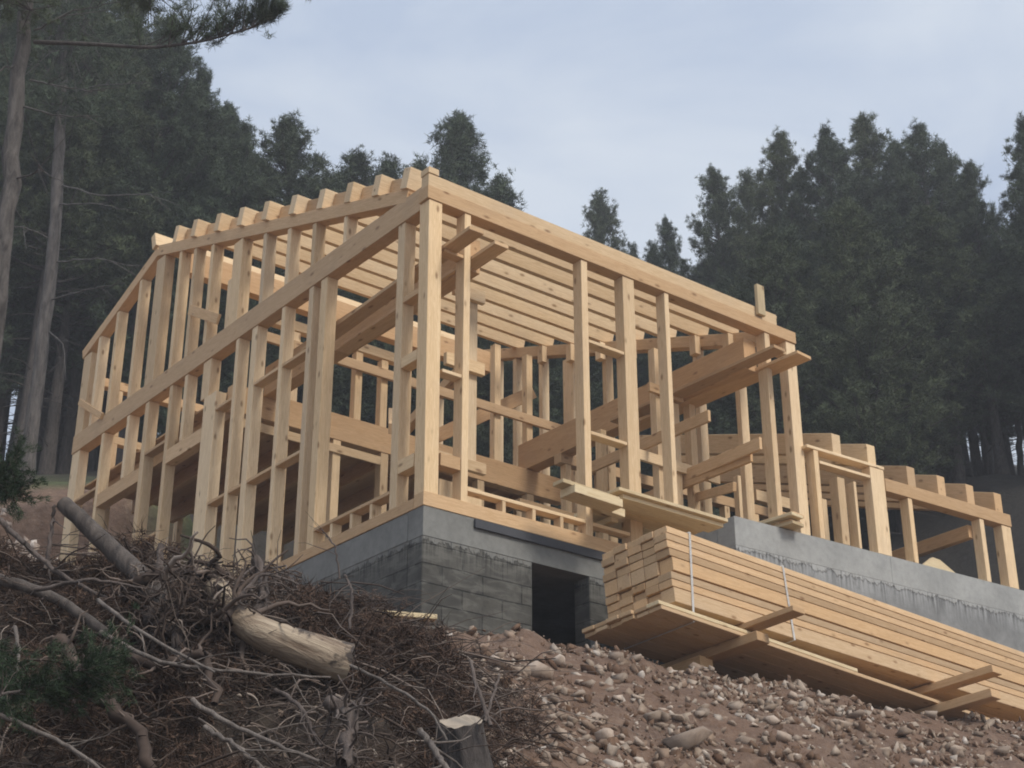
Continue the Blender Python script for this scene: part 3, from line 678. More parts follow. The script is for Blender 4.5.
pine(866, 105, 37, 4, 'highest pine in the middle of the right-hand wood', GR, 1.0)
pine(893, 130, 36, 1, 'pine filling the dip right of the highest one', GR, .8)
pine(919, 118, 35, 0, 'bushy pine with a double tip right of the highest one', GR, .95)
pine(943, 132, 37, 3, 'pine leaning on the right side of the bushy double tip', GR, .85)
pine(966, 158, 34, 1, 'lower pine before the gap at the right edge', GR, .75)
pine(1016, 112, 31, 4, 'open airy pine cut by the right edge of the view', GR, .8)
pine(1050, 90, 32, 2, 'pine mostly beyond the right edge of the view', GR, .9)
for px, ty, u, v, lab in ((250, 118, 31, 0, 'pine at the sloping right edge of the dark left wood'), (228, 92, 32, 1, 'pine second from the right edge of the dark left wood'), (203, 60, 31, 2, 'tall pine on the shoulder of the dark left wood'), (172, 10, 30, 2, 'very tall pine reaching the top of the view behind the overhanging branch'),
                        (130, -30, 31, 0, 'dark pine left of the very tall one behind the overhanging branch'), (90, -40, 29, 2, 'dark pine between the two bare grey trunks and the gable'), (150, 60, 35, 1, 'inner pine of the dark left wood'), (40, -60, 33, 0, 'pine closing the dark wood behind the left trunks'),
                        (-10, -60, 30, 2, 'dark pine at the left edge behind the near trunk'), (110, 40, 38, 1, 'far pine deep in the dark left wood'), (265, 150, 34, 3, 'small pine in the notch right of the dark left wood')):
    pine(px, ty, u, v, lab, GL, 1.0 if px < 200 else .8)
# the wood further up the slope, below the skyline
def sil(px): return np.interp(px, [-100, 150, 205, 262, 285, 300, 335, 400, 455, 480, 520, 560, 600, 650, 700, 760, 866, 960, 1100], [-40, 20, 90, 175, 160, 150, 190, 190, 150, 200, 260, 285, 290, 320, 230, 190, 150, 180, 150])
k = 0
for u in (30, 34, 39, 44, 50, 57, 64):
    for px in np.arange(-80, 1110, 44 if u < 40 else 52):
        q = px+random.uniform(-18, 18)+(u % 3)*12
        if u < 34 and 250 < q < 700: continue
        ty = sil(q)+random.uniform(18, 75)+(10 if u < 40 else 0); 
        side = 'left' if q < 340 else ('right' if q > 660 else 'middle')
        lab = {'left': 'dark pine within the dense wood on the left slope', 'right': 'dark pine within the dense wood behind the wing', 'middle': 'dark pine seen through the open timber frame'}[side]
        pine(q, ty, u+random.uniform(-1.5, 1.5), (0, 1, 3, 4, 2)[k % 5], lab, {'left': 'inner pines of the left wood', 'right': 'inner pines of the right wood', 'middle': 'pines behind the open frame'}[side], random.uniform(.85, 1.1)); k += 1

# bare trunks in the wood with pale bark
def trunk_tree(name, pts_px, d0, d1, label, u0, branches, m=BARK, group=None):
    e = None
    P = [at(px, py, u) for px, py, u in pts_px]
    root = P[-1].copy(); root.z = float(terr(root.x, root.y))-.3
    P2 = P+([root] if (P[-1]-root).length > .3 else [])
    e = empty(name, root, label, 'pine tree', group)
    n = len(P2); rr = np.linspace(d1/2, d0/2, n); rr[-1] *= 1.15
    # resample
    t = np.linspace(0, 1, n); tt = np.linspace(0, 1, 26); A = np.array([list(p) for p in P2])
    Q = np.stack([np.interp(tt, t, A[:, i]) for i in range(3)], 1)
    Q[:, :2] += rng.normal(size=(26, 2))*.012
    paths = [(Q, np.interp(tt, t, rr)*(1+rng.normal(size=26)*.03))]
    V, F4 = tubes(paths, 14); off = np.array(list(root)); link('trunk', npmesh('trunk', V-off, F4), m, e, None, True).matrix_local = Matrix.Identity(4)
    for br in branches:
        pb = [at(px, py, u) for px, py, u in br]; t = np.linspace(0, 1, len(pb)); tt = np.linspace(0, 1, 14); A = np.array([list(p) for p in pb])
        Q = np.stack([np.interp(tt, t, A[:, i]) for i in range(3)], 1); Q[1:] += rng.normal(size=(13, 3))*.008
        r0 = .018 if u0 > 18 else .013
        ps = [(Q-off, np.linspace(r0, .004, 14))]
        for s in range(5):
            i0 = rng.integers(3, 12); d = (Q[min(13, i0+1)]-Q[i0]); d = d/np.linalg.norm(d)+rng.normal(size=3)*.6; L = rng.uniform(.15, .5)*(u0/18)
            ps.append((Q[i0]-off+d*L*np.linspace(0, 1, 4)[:, None], np.linspace(.006, .0025, 4)))
        V, F4 = tubes(ps, 5); o = link('dead_branch', npmesh('dead_branch', V, F4), m, e, None, True); o.matrix_local = Matrix.Identity(4)
    return e, off
e, off = trunk_tree('pine_tree', [(31, -60, 14), (27, 0, 14), (16, 110, 14), (6, 225, 14), (-10, 350, 14), (-28, 470, 14)], .23, .13, 'near pine trunk at the left edge with a long needled branch overhanging the sky', 14,
    [[(30, 80, 14), (60, 86, 13.7), (97, 93, 13.5)], [(24, 107, 14), (55, 116, 13.8), (100, 117, 13.6)], [(22, 62, 14), (0, 70, 13.8), (-30, 72, 13.5)], [(34, 30, 14), (70, 12, 14), (120, 2, 13.8)], [(10, 180, 14), (40, 170, 13.8), (62, 182, 13.6)]])
bp = [(34, 42, 14), (90, 44, 13.9), (150, 48, 13.8), (200, 42, 13.7), (245, 30, 13.6), (276, 16, 13.6)]
A = np.array([list(at(*p)) for p in bp]); tt = np.linspace(0, 1, 20); Q = np.stack([np.interp(tt, np.linspace(0, 1, 6), A[:, i]) for i in range(3)], 1)
ps = [(Q-off, np.linspace(.026, .006, 20))]; TP, TD, TS = [], [], []
for i in range(7, 20):
    for s in range(5 if i > 9 else 2):
        L = rng.uniform(.12, .42)*(1.2 if i < 17 else .5); d = (Q[min(i+1, 19)]-Q[i-1]); d /= np.linalg.norm(d)
        d = d*.55+np.array([0, 0, 1])*rng.uniform(.3, 1.1)+rng.normal(size=3)*.4; d /= np.linalg.norm(d)
        tw = Q[i]-off+d*L*np.linspace(0, 1, 5)[:, None]+np.array([0, 0, .06])*(np.linspace(0, 1, 5)**2)[:, None]
        ps.append((tw, np.linspace(.008, .004, 5)))
        for f in (.5, .75, 1.0):
            if rng.random() < .9: TP.append(tw[int(f*4)]); TD.append(d*.5+np.array([0, 0, .5])); TS.append(rng.uniform(.08, .12))
TP.append(Q[-1]-off); TD.append(np.array([.3, 0, .5])); TS.append(.1)
V, F4 = tubes(ps, 6); link('needled_branch', npmesh('needled_branch', V, F4), BARKD, e, None, True).matrix_local = Matrix.Identity(4)
V, F3 = tufts(np.array(TP), np.array(TD), np.array(TS), 46, .0035, 3, .9); link('needles', npmesh('needles', V, F3), NEED, e, None).matrix_local = Matrix.Identity(4)
# upper tufted branches of the same tree out of the top of the view
TP, TD, TS, ps = [], [], [], []
for a, b, c, n_ in ((60, -25, 14, 60), (150, -10, 14.2, 120), (30, 10, 13.5, 30), (230, -18, 13.9, 60), (0, 0, 13.6, 40)):
    c0 = np.array(list(at(a, b, c)))-off
    for i in range(n_):
        p = c0+rng.normal(size=3)*np.array([.28, .28, .10]); TP.append(p); TD.append(np.array([0, 0, .7])); TS.append(rng.uniform(.07, .12))
        if i % 3 == 0: ps.append((c0+(p-c0)*np.linspace(0, 1, 5)[:, None], np.linspace(.008, .003, 5)))
for a, b, c in ((60, -25, 14), (150, -10, 14.2), (30, 10, 13.5), (0, 0, 13.6)):
    q0 = np.array(list(at(30, -30, 14)))-off; q1 = np.array(list(at(a, b, c)))-off
    ps.append((q0+(q1-q0)*np.linspace(0, 1, 5)[:, None], np.linspace(.02, .01, 5)))
q0 = np.array(list(at(150, -10, 14.2)))-off; q1 = np.array(list(at(230, -18, 13.9)))-off; ps.append((q0+(q1-q0)*np.linspace(0, 1, 5)[:, None], np.linspace(.012, .008, 5)))
V, F4 = tubes(ps, 5); link('needled_branch', npmesh('needled_branch', V, F4), BARKD, e, None, True).matrix_local = Matrix.Identity(4)
V, F3 = tufts(np.array(TP), np.array(TD), np.array(TS), 40, .0035, 4, .9); link('needles', npmesh('needles', V, F3), NEED, e, None).matrix_local = Matrix.Identity(4)

e, off = trunk_tree('pine_tree', [(66, -30, 25), (62, 90, 25), (60, 150, 25), (52, 260, 25), (38, 380, 25), (27, 474, 25)], .27, .18, 'second pale grey trunk standing on the grassy bank left of the gable', 25,
    [[(60, 185, 25), (100, 196, 24), (145, 194, 23.5), (180, 205, 23)], [(58, 205, 25), (90, 203, 24), (130, 210, 23.6)], [(50, 300, 25), (85, 290, 24), (125, 283, 23.5)], [(48, 330, 25), (64, 345, 24.6), (66, 380, 24.3)], [(56, 262, 25), (95, 258, 24), (140, 268, 23.4)], [(62, 95, 25), (100, 85, 24), (150, 82, 23.5)], [(54, 240, 25), (20, 226, 24.6), (-10, 232, 24)]])
TP, TD, TS, ps = [], [], [], []
for i in range(95):
    c0 = np.array(list(at(rng.uniform(10, 125), rng.uniform(-50, 118), rng.uniform(23.6, 25.6))))-off
    j0 = np.array(list(at(63, rng.uniform(-20, 110), 25)))-off
    ps.append((j0+(c0-j0)*np.linspace(0, 1, 5)[:, None]+np.array([0, 0, -.2])*(np.linspace(0, 1, 5)*(1-np.linspace(0, 1, 5)))[:, None], np.linspace(.014, .004, 5)))
    for k in range(9): TP.append(c0+rng.normal(size=3)*np.array([.22, .22, .13])); TD.append(np.array([0, 0, .5])); TS.append(rng.uniform(.11, .18))
V, F4 = tubes(ps, 4); link('needled_branch', npmesh('needled_branch', V, F4), BARKD, e, None, True).matrix_local = Matrix.Identity(4)
V, F3 = tufts(np.array(TP), np.array(TD), np.array(TS), 24, .007, 14, 1.0); link('crown', npmesh('crown', V, F3), NEED, e, None).matrix_local = Matrix.Identity(4)
GT = 'thin dark trunks inside the left wood'
for i, (x0, x1, u, d, lab) in enumerate(((110, 92, 31, .20, 'thin dark trunk between the second pale trunk and the gable corner'), (80, 70, 31, .17, 'slim far trunk right of the second pale trunk'))):
    trunk_tree('pine_tree', [(x0, 240, u), ((x0+x1)/2, 350, u), (x1, 470, u)], d, d*.7, lab, u, [[(x0, 300+i*30, u), (x0+50, 310+i*20, u-1), (x0+90, 300+i*20, u-1.5)]], BARKD, GT)
for i, (x, u, d, lab) in enumerate(((846, 34, .24, 'straight dark trunk rising just right of the tall end post'), (882, 33, .26, 'straight trunk behind the big post of the wing'), (950, 32, .33, 'thickest straight trunk behind the right half of the wing'), (984, 33.5, .16, 'thin trunk behind the right end of the wing'), (1018, 33, .20, 'trunk near the right edge beyond the wing'), (915, 34, .15, 'thin trunk between the two straight ones behind the wing'))):
    trunk_tree('pine_tree', [(x+random.uniform(-5, 3), 372, u), (x, 420, u), (x+3, 480, u), (x+6, 560, u)], d, d*.6, lab, u, [[(x, 420, u), (x+20, 412, u-.6), (x+44, 418, u-1)]], BARKD, 'straight trunks at the edge of the right-hand wood')

# ------------------------------------------------------------------ rubble
def rock_template(seed, sub=2):
    r = np.random.default_rng(seed); bm = bmesh.new(); n = 8 if sub == 1 else 11
    P = r.normal(size=(n, 3)); P /= np.linalg.norm(P, axis=1)[:, None]; P *= r.uniform(.55, 1.1, (n, 1)) if sub == 1 else r.uniform(.7, 1.2, (n, 1))
    P = np.sign(P)*np.abs(P)**.8
    for p in P: bm.verts.new(p)
    o = bmesh.ops.convex_hull(bm, input=bm.verts[:]); bmesh.ops.delete(bm, geom=list({v for v in o['geom_interior'] if isinstance(v, bmesh.types.BMVert)}), context='VERTS')
    bmesh.ops.triangulate(bm, faces=bm.faces[:]); bm.verts.index_update()
    V = np.array([list(v.co) for v in bm.verts]); Fc = np.array([[v.index for v in f.verts] for f in bm.faces]); bm.free(); return V, Fc
RT1 = [rock_template(i, 1) for i in range(14)]; RT2 = [rock_template(50+i, 3) for i in range(8)]
def rotm(r):
    q = r.normal(size=4); q /= np.linalg.norm(q); w, x, y, z = q
    return np.array([[1-2*(y*y+z*z), 2*(x*y-z*w), 2*(x*z+y*w)], [2*(x*y+z*w), 1-2*(x*x+z*z), 2*(y*z-x*w)], [2*(x*z-y*w), 2*(y*z+x*w), 1-2*(x*x+y*y)]])
def scatter(n, ur, wr, smin, smax, pw, seed, keep=None, sinkf=.25):
    r = np.random.default_rng(seed); Vs, Fs, o = [], [], 0
    U = r.uniform(*ur, n); W = r.uniform(*wr, n); X, Y = xy(U, W); Z = terr(X, Y)
    S = smin+(smax-smin)*r.random(n)**pw
    for i in range(n):
        if keep is not None and not keep(U[i], W[i], X[i], Y[i], r): continue
        V, Fc = RT1[r.integers(14)]; V = (V*np.array([1, r.uniform(.5, .95), r.uniform(.28, .7)])*S[i]) @ rotm(r).T
        Vs.append(V+np.array([X[i], Y[i], Z[i]+S[i]*(sinkf if S[i] < .03 else .02)])); Fs.append(Fc+o); o += len(V)
    return np.concatenate(Vs), np.concatenate(Fs)
def keep_r(u, w, x, y, r):
    if y > -.08 and x > -.1 and x < 11: return False
    if math.sin(x*2.1+y*3.7)+math.sin(x*4.9-y*2.2)+math.sin(x*1.1+y*1.3+1) < -.55 and r.random() < .75: return False
    return r.random() < np.interp(w, [-1.6, -.9, -.3, .4], [.05, .25, .7, 1])
V, Fc = scatter(42000, (7.8, 19.6), (-1.8, 7.6), .013, .095, 3.0, 1, keep_r)
tag(link('rubble_gravel', npmesh('rubble_gravel', V, Fc), STONE), 'loose broken stones and gravel covering the brown soil slope below the house', 'rubble', kind='stuff')
V, Fc = scatter(9000, (17, 24.8), (-11, -3.5), .02, .15, 2.4, 2, lambda u, w, x, y, r: x < -.3)
tag(link('bank_gravel', npmesh('bank_gravel', V, Fc), STONEP), 'pale stony rubble on the bank below the grass beside the far left post', 'rubble', kind='stuff')
def rock(px, py, u, s, label, flat=.65, m=ROCK, group=None, k=0, stretch=1.0):
    p = at(px, py, u); r = np.random.default_rng(int(px*7+py))
    V, Fc = RT2[k % 8]; V = V*np.array([stretch, .85, flat])*s
    me = npmesh('rock', V, Fc); z = float(terr(p.x, p.y))
    return tag(link('rock', me, m, mw=Matrix.Translation((p.x, p.y, z+s*flat*.22)) @ Matrix.Rotation(r.uniform(0, 6.28), 4, 'Z') @ Matrix.Rotation(r.uniform(-.5, .5), 4, 'X')), label, 'rock', group)
def ground_u(px, py):
    lo, hi = 6.0, 24.0; best = None
    for u in np.arange(6.5, 24, .05):
        p = at(px, py, u)
        if p.z < float(terr(p.x, p.y)): return u
    return None
BIG = [(690, 750, .20, ROCK, 'largest flat slab of rock at the bottom of the rubble slope'), (505, 672, .13, ROCKP, 'pale yellowish rock at the crest below the doorway'), (535, 676, .15, ROCKP, 'broad pale rock touching the foot of the doorway'), (478, 690, .10, ROCK, 'tilted grey rock above the sawn stump'),
       (455, 692, .08, ROCKP, 'small pale rock left above the sawn stump'), (770, 712, .10, ROCK, 'rock under the middle cross timber of the stack'), (615, 660, .09, ROCK, 'rock at the crest just under the left end of the lumber stack'), (735, 708, .09, ROCK, 'upturned rock in shade below the stack'),
       (840, 728, .11, ROCK, 'flat greyish rock below the second strap'), (600, 722, .08, ROCKP, 'pale stone in the middle of the soil slope'), (664, 720, .09, ROCK, 'angular stone above the largest slab'), (560, 740, .08, ROCK, 'brownish stone left of the largest slab'), (782, 742, .10, ROCKP, 'split pale stone right of the largest slab'), (905, 738, .09, ROCK, 'angular stone on the right part of the crest'), (950, 752, .08, ROCK, 'stone low at the right below the bearer')]
for i, (px, py, s, m_, lab) in enumerate(BIG):
    u = ground_u(px, py)
    if u: rock(px, py, u, s, lab, .6, m_, None, i, 1.3)
n = 0; rr_ = np.random.default_rng(9)
while n < 190:
    px = rr_.uniform(440, 1030); py = rr_.uniform(655, 768); u = ground_u(px, py)
    if not u or u > 19: continue
    p = at(px, py, u)
    if p.y > -.2: continue
    s = .025+.06*rr_.random()**2.4
    rock(px, py, u, s*(u/12), 'fist to head sized broken stone lying loose in the rubble slope', rr_.uniform(.5, .8), ROCK if rr_.random() < .6 else ROCKP, 'loose stones of the rubble slope', n, rr_.uniform(1, 1.4)); n += 1

# ------------------------------------------------------------------ brush pile
def curly(p, d, L, r0, n, r, curl=.35, grav=.0):
    P = [np.array(p, float)]; d = np.array(d, float); d /= np.linalg.norm(d)
    for i in range(n-1):
        d = d+r.normal(size=3)*curl/n**.5*1.2+np.array([0, 0, -grav/n]); d /= np.linalg.norm(d); P.append(P[-1]+d*L/(n-1))
    return np.array(P), np.linspace(r0, r0*.3, n)
r = np.random.default_rng(21); paths = []; n = 0
def bdens(w, u): return np.interp(w, [-6, -1.2, -.5, 0, .35], [1, 1, .75, .3, .0])
while n < 19000:
    u = r.uniform(6.8, 11.4); w = r.uniform(-4.6, .3)
    if r.random() > bdens(w, u): continue
    x, y = xy(u, w); z = float(terr(x, y)); a = r.uniform(0, 6.283)
    d = np.array([math.cos(a), math.sin(a), r.uniform(-.45, .45)]); L = r.uniform(.10, .50) if r.random() < .93 else r.uniform(.5, 1.1)
    paths.append(curly((x, y, z+r.uniform(-.02, .36)*r.random()**2.0), d, L, (.0022+.0055*r.random()**3)*(1+L*.6), 6, r, .38, .9)); n += 1
V, F4 = tubes(paths, 4)
tag(link('brush_twigs', npmesh('brush_twigs', V, F4), TWIG), 'tangle of dead brown twigs heaped in the left foreground', 'brush', kind='stuff')
P, D, S = [], [], []
while len(P) < 17000:
    u = r.uniform(6.8, 11.4); w = r.uniform(-4.6, .2)
    if r.random() > bdens(w, u): continue
    if math.sin(w*3.1+u*1.7)+math.sin(u*3.3-w*2)+r.normal()*.6 < -.1: continue
    x, y = xy(u, w); P.append((x, y, float(terr(x, y))+.24*r.random()**1.3)); a = r.uniform(0, 6.283); D.append((math.cos(a)*.8, math.sin(a)*.8, .3)); S.append(r.uniform(.05, .10))
V, F3 = tufts(np.array(P), np.array(D), np.array(S), 16, .003, 8, .8)
tag(link('dead_needle_litter', npmesh('dead_needle_litter', V, F3), NEEDB), 'reddish brown dead pine needles spread through the brush heap', 'needle litter', kind='stuff')
# brush against the left basement wall
paths = []
for i in range(1100):
    u = r.uniform(12.3, 14.6); w = r.uniform(-3.6, -1.6); x, y = xy(u, w)
    if x > -.1: continue
    a = r.uniform(0, 6.283); z = float(terr(x, y)); hh = np.interp(w, [-3.4, -2.2, -1.6], [.9, .45, .1])*r.random()
    paths.append(curly((x, y, z+hh), (math.cos(a), math.sin(a), r.uniform(-.2, .8)), r.uniform(.15, .5), .005, 6, r, .6, .8))
V, F4 = tubes(paths, 4)
tag(link('wall_brush', npmesh('wall_brush', V, F4), TWIG), 'heap of dark dead twigs leaning by the left basement wall', 'brush', kind='stuff')
# single branches one can pick out
def bpath(pts, r0, r1, seed, n=16, jit=.0035):
    A = np.array([list(at(*p)) for p in pts]); t = np.linspace(0, 1, len(pts)); tt = np.linspace(0, 1, n)
    # smooth interpolation
    Q = np.stack([np.interp(tt, t, A[:, i]) for i in range(3)], 1)
    for _ in range(3): Q[1:-1] = (Q[:-2]+2*Q[1:-1]+Q[2:])/4
    Q += np.random.default_rng(seed).normal(size=Q.shape)*jit; return Q, np.linspace(r0, r1, n)
def branch(pts, r0, r1, label, seed, m=BARKB, name='dead_branch', cat='branch', group='single dead branches on the brush heap'):
    Q, R_ = bpath(pts, r0, r1, seed); ps = [(Q, R_)]; q = np.random.default_rng(seed+1)
    for s in range(4):
        i0 = q.integers(4, 14); d = Q[min(15, i0+1)]-Q[i0]; d = d/np.linalg.norm(d)+q.normal(size=3)*.6
        ps.append(curly(Q[i0], d, q.uniform(.1, .35), R_[i0]*.5, 5, q))
    V, F4 = tubes(ps, 7); return tag(link(name, npmesh(name, V, F4), m, smooth=True), label, cat, group)
GREYD = bark('dim_weathered_bark', (.040, .030, .024), (.13, .105, .087))
GREY = bark('grey_weathered_bark', (.07, .055, .046), (.22, .185, .155))
branch([(98, 600, 8.2), (130, 625, 8.0), (180, 655, 7.9), (215, 672, 7.8)], .012, .006, 'long grey branch sloping down from the middle of the heap', 1, GREY)
branch([(100, 632, 8), (160, 664, 7.9), (235, 672, 7.8), (330, 678, 7.9)], .014, .006, 'longest grey branch curving across the middle of the heap', 2, GREY)
branch([(190, 700, 7.4), (240, 730, 7.3), (320, 762, 7.2)], .014, .008, 'grey stick slanting to the bottom edge left of centre', 3, GREY)
branch([(205, 728, 7.3), (240, 748, 7.2), (270, 775, 7.2)], .013, .008, 'shorter grey stick below the slanting one at the bottom edge', 4, GREY)
branch([(0, 715, 7.3), (60, 740, 7.2), (110, 775, 7.1)], .012, .008, 'grey stick in the bottom left corner', 5, GREY)
branch([(15, 625, 8), (20, 660, 7.9), (12, 695, 7.8)], .011, .006, 'grey upright stick at the left edge of the heap', 6, GREY)
branch([(225, 620, 8.6), (238, 600, 8.6), (262, 570, 8.7), (300, 585, 8.7)], .02, .006, 'dark crooked branch arching over the root end of the log', 7)
branch([(345, 575, 9.5), (352, 590, 9.4), (350, 630, 9.3)], .008, .01, 'thin upright stick in front of the left basement wall', 8)
branch([(340, 578, 9.5), (335, 545, 9.5), (322, 530, 9.5)], .007, .004, 'thin bent stick above the heap by the left basement wall', 9)
branch([(470, 660, 8.6), (478, 690, 8.5), (490, 725, 8.4)], .009, .013, 'thin dark sapling leaning over the rubble above the stump', 10)
branch([(500, 675, 8.6), (492, 700, 8.5), (484, 722, 8.4)], .006, .01, 'forked dark twig beside the sapling above the stump', 11)
branch([(420, 730, 7.4), (435, 750, 7.3), (450, 775, 7.2)], .016, .014, 'pale broken stake low between the heap and the stump', 12, GREY)
branch([(160, 545, 9.2), (158, 600, 9.1), (150, 650, 9.0)], .022, .02, 'dark stub standing upright in the middle of the root tangle', 13)
branch([(55, 505, 9.6), (52, 530, 9.6), (45, 570, 9.5)], .012, .014, 'dark branch hanging from the end of the leaning trunk', 14)
branch([(0, 520, 9.6), (25, 545, 9.5), (60, 575, 9.4), (110, 600, 9.3)], .02, .012, 'dark branch lying along the top left of the heap', 15)
branch([(35, 590, 8.8), (90, 578, 8.7), (150, 590, 8.7)], .014, .007, 'crooked branch crossing below the leaning trunk', 16)
branch([(350, 665, 8.6), (400, 690, 8.4), (432, 712, 8.2), (447, 740, 8.1)], .009, .006, 'wavy pale root running right from the cut log', 17, GREY)
branch([(275, 690, 8), (300, 705, 7.9), (320, 745, 7.8)], .012, .01, 'brown crooked stick below the cut log', 18)
# leaning broken trunk
Q, R_ = bpath([(64, 504, 9.6), (90, 528, 9.5), (118, 555, 9.4), (150, 584, 9.2), (168, 612, 9.0)], .052, .068, 31, 16, .003)
lt = empty('leaning_trunk', Vector(Q[-1]), 'broken grey trunk leaning up out of the brush before the far left posts', 'log')
o_ = np.array(list(lt.location)); V, F4 = tubes([(Q-o_, R_)], 14); link('stem', npmesh('stem', V, F4), GREYD, lt, None, True).matrix_local = Matrix.Identity(4)
d = Q[0]-Q[1]; d /= np.linalg.norm(d)
V, F4 = tubes([(np.array([Q[0]-o_-d*.002, Q[0]-o_+d*.006]), [.0525, .045])], 14)
bm = bmesh.new(); bmesh.ops.create_circle(bm, cap_ends=True, radius=.0515, segments=14); me = bpy.data.meshes.new('broken_end'); bm.to_mesh(me); bm.free()
link('broken_end', me, GREY, lt, Matrix.Translation(Vector(Q[0]+d*.001)) @ Vector((0, 0, 1)).rotation_difference(Vector(d)).to_matrix().to_4x4())
# peeled log with root wad
lg = empty('uprooted_log', at(225, 612, 8.8), 'thick peeled log with a sawn end and a tangled root wad lying on the brush', 'log')
o_ = np.array(list(lg.location))
Q, R_ = bpath([(214, 585, 8.75), (232, 614, 8.7), (262, 634, 8.7), (300, 648, 8.75), (348, 664, 8.84)], .065, .118, 41, 22, .0015)
V, F4 = tubes([(Q-o_, R_)], 20); ax_ = Vector(Q[-1]-Q[5]).normalized(); RM = Vector((1, 0, 0)).rotation_difference(ax_).to_matrix()
link('stem', npmesh('stem', V @ np.array(RM), F4), PEEL, lg, None, True).matrix_local = RM.to_4x4()
d = Q[-1]-Q[-2]; d /= np.linalg.norm(d)
bm = bmesh.new(); bmesh.ops.create_circle(bm, cap_ends=True, radius=.1175, segments=22); me = bpy.data.meshes.new('sawn_end'); bm.to_mesh(me); bm.free()
link('sawn_end', me, ENDG, lg, Matrix.Translation(Vector(Q[-1]+d*.001)) @ Vector((0, 0, 1)).rotation_difference(Vector(d)).to_matrix().to_4x4())
q = np.random.default_rng(77); ps = []
c0 = np.array(list(at(204, 612, 8.75)))-o_
for i in range(420):
    a = q.normal(size=3); a /= np.linalg.norm(a); a[2] = a[2]*.7+.15
    big = q.random() < .12; st = c0+q.normal(size=3)*np.array([.17, .12, .11]); P_, R2 = curly(st, a, q.uniform(.3, .55) if big else q.uniform(.12, .38), q.uniform(.012, .022) if big else q.uniform(.002, .007), 9, q, 1.1, .3); ps.append((P_, R2))
V, F4 = tubes(ps, 7); link('root_wad', npmesh('root_wad', V, F4), TWIG, lg, None, True).matrix_local = Matrix.Identity(4)
# second grey logs at left and the buried root plate
Q, R_ = bpath([(-40, 575, 9.2), (10, 580, 9.1), (60, 600, 9.0), (110, 635, 8.8)], .038, .028, 42, 16, .006)
V, F4 = tubes([(Q, R_)], 12); tag(link('fallen_log', npmesh('fallen_log', V, F4), GREYD, smooth=True), 'grey log half hidden in the brush at the left edge', 'log')
for gi, (pp, ra, rb, gl) in enumerate((
    ([(150, 612, 8.9), (185, 645, 8.7), (160, 690, 8.4)], .045, .03, 'gnarled dark root with side roots in the centre of the heap'),
    ([(120, 600, 9.0), (150, 575, 8.9), (190, 572, 8.9), (235, 590, 8.8)], .04, .025, 'thick dark root arching over the tangle left of the peeled log'),
    ([(255, 560, 9.0), (268, 590, 8.9), (250, 620, 8.8), (215, 640, 8.7)], .032, .024, 'hooked root curling beside the root end of the peeled log'),
    ([(110, 650, 8.4), (160, 668, 8.3), (205, 650, 8.3), (215, 700, 8.1)], .035, .02, 'forked root under the tangle, above the slanting grey stick'),
    ([(330, 700, 8.0), (352, 720, 7.9), (345, 765, 7.7)], .035, .03, 'broken root stub below the sawn end of the peeled log'),
    ([(60, 640, 8.2), (85, 690, 8.0), (130, 720, 7.8), (150, 768, 7.6)], .04, .03, 'dark root running down through the green sprigs'))):
    Q, R_ = bpath(pp, ra, rb, 43+gi, 18, .012); ps = [(Q, R_*(1+q.normal(size=18)*.12))]
    for i in range(34):
        j = q.integers(0, 17); a = q.normal(size=3); ps.append(curly(Q[j], a, q.uniform(.08, .4), q.uniform(.003, .012), 7, q, 1.0, .3))
    V, F4 = tubes(ps, 7); tag(link('gnarled_root', npmesh('gnarled_root', V, F4), TWIG if gi % 2 else BARKB, smooth=True), gl, 'root', 'gnarled roots in the brush heap')
# stump
su = 8.6; sb = at(470, 790, su); st = empty('tree_stump', (sb.x, sb.y, sb.z), 'sawn stump with a pale split top at the right end of the brush heap', 'stump')
tp = np.array(list(at(461, 722, su))); bt = np.array(list(sb)); o_ = bt
ang = np.linspace(0, 2*np.pi, 48, endpoint=False); rings = []
for t, rd in ((0, .17), (.35, .145), (.7, .13), (1, .125)):
    c_ = bt+(tp-bt)*t-o_; rings.append([(c_[0]+rd*(1+.10*math.sin(3*a+1)+.07*math.sin(8*a+t*3)+.05*math.sin(13*a+t*2)+.04*math.sin(21*a))*math.cos(a), c_[1]+rd*(1+.10*math.sin(3*a+1)+.07*math.sin(8*a+t*3)+.05*math.sin(13*a+t*2)+.04*math.sin(21*a))*math.sin(a), c_[2]+(.055*(math.cos(a)*FH[0]+math.sin(a)*FH[1])+.010*math.sin(3*a)+.006*math.sin(11*a) if t == 1 else 0)) for a in ang])
V = np.array(rings).reshape(-1, 3); Fq = [[i*48+j, i*48+(j+1) % 48, (i+1)*48+(j+1) % 48, (i+1)*48+j] for i in range(3) for j in range(48)]
link('stem', npmesh('stem', V, Fq), BARKD, st, None, True).matrix_local = Matrix.Identity(4)
bm = bmesh.new(); vs = [bm.verts.new(Vector(v)+Vector((0, 0, .002))) for v in rings[-1]]; bm.faces.new(vs); me = bpy.data.meshes.new('sawn_top'); bm.to_mesh(me); bm.free()
link('sawn_top', me, ENDP, st, None).matrix_local = Matrix.Identity(4)
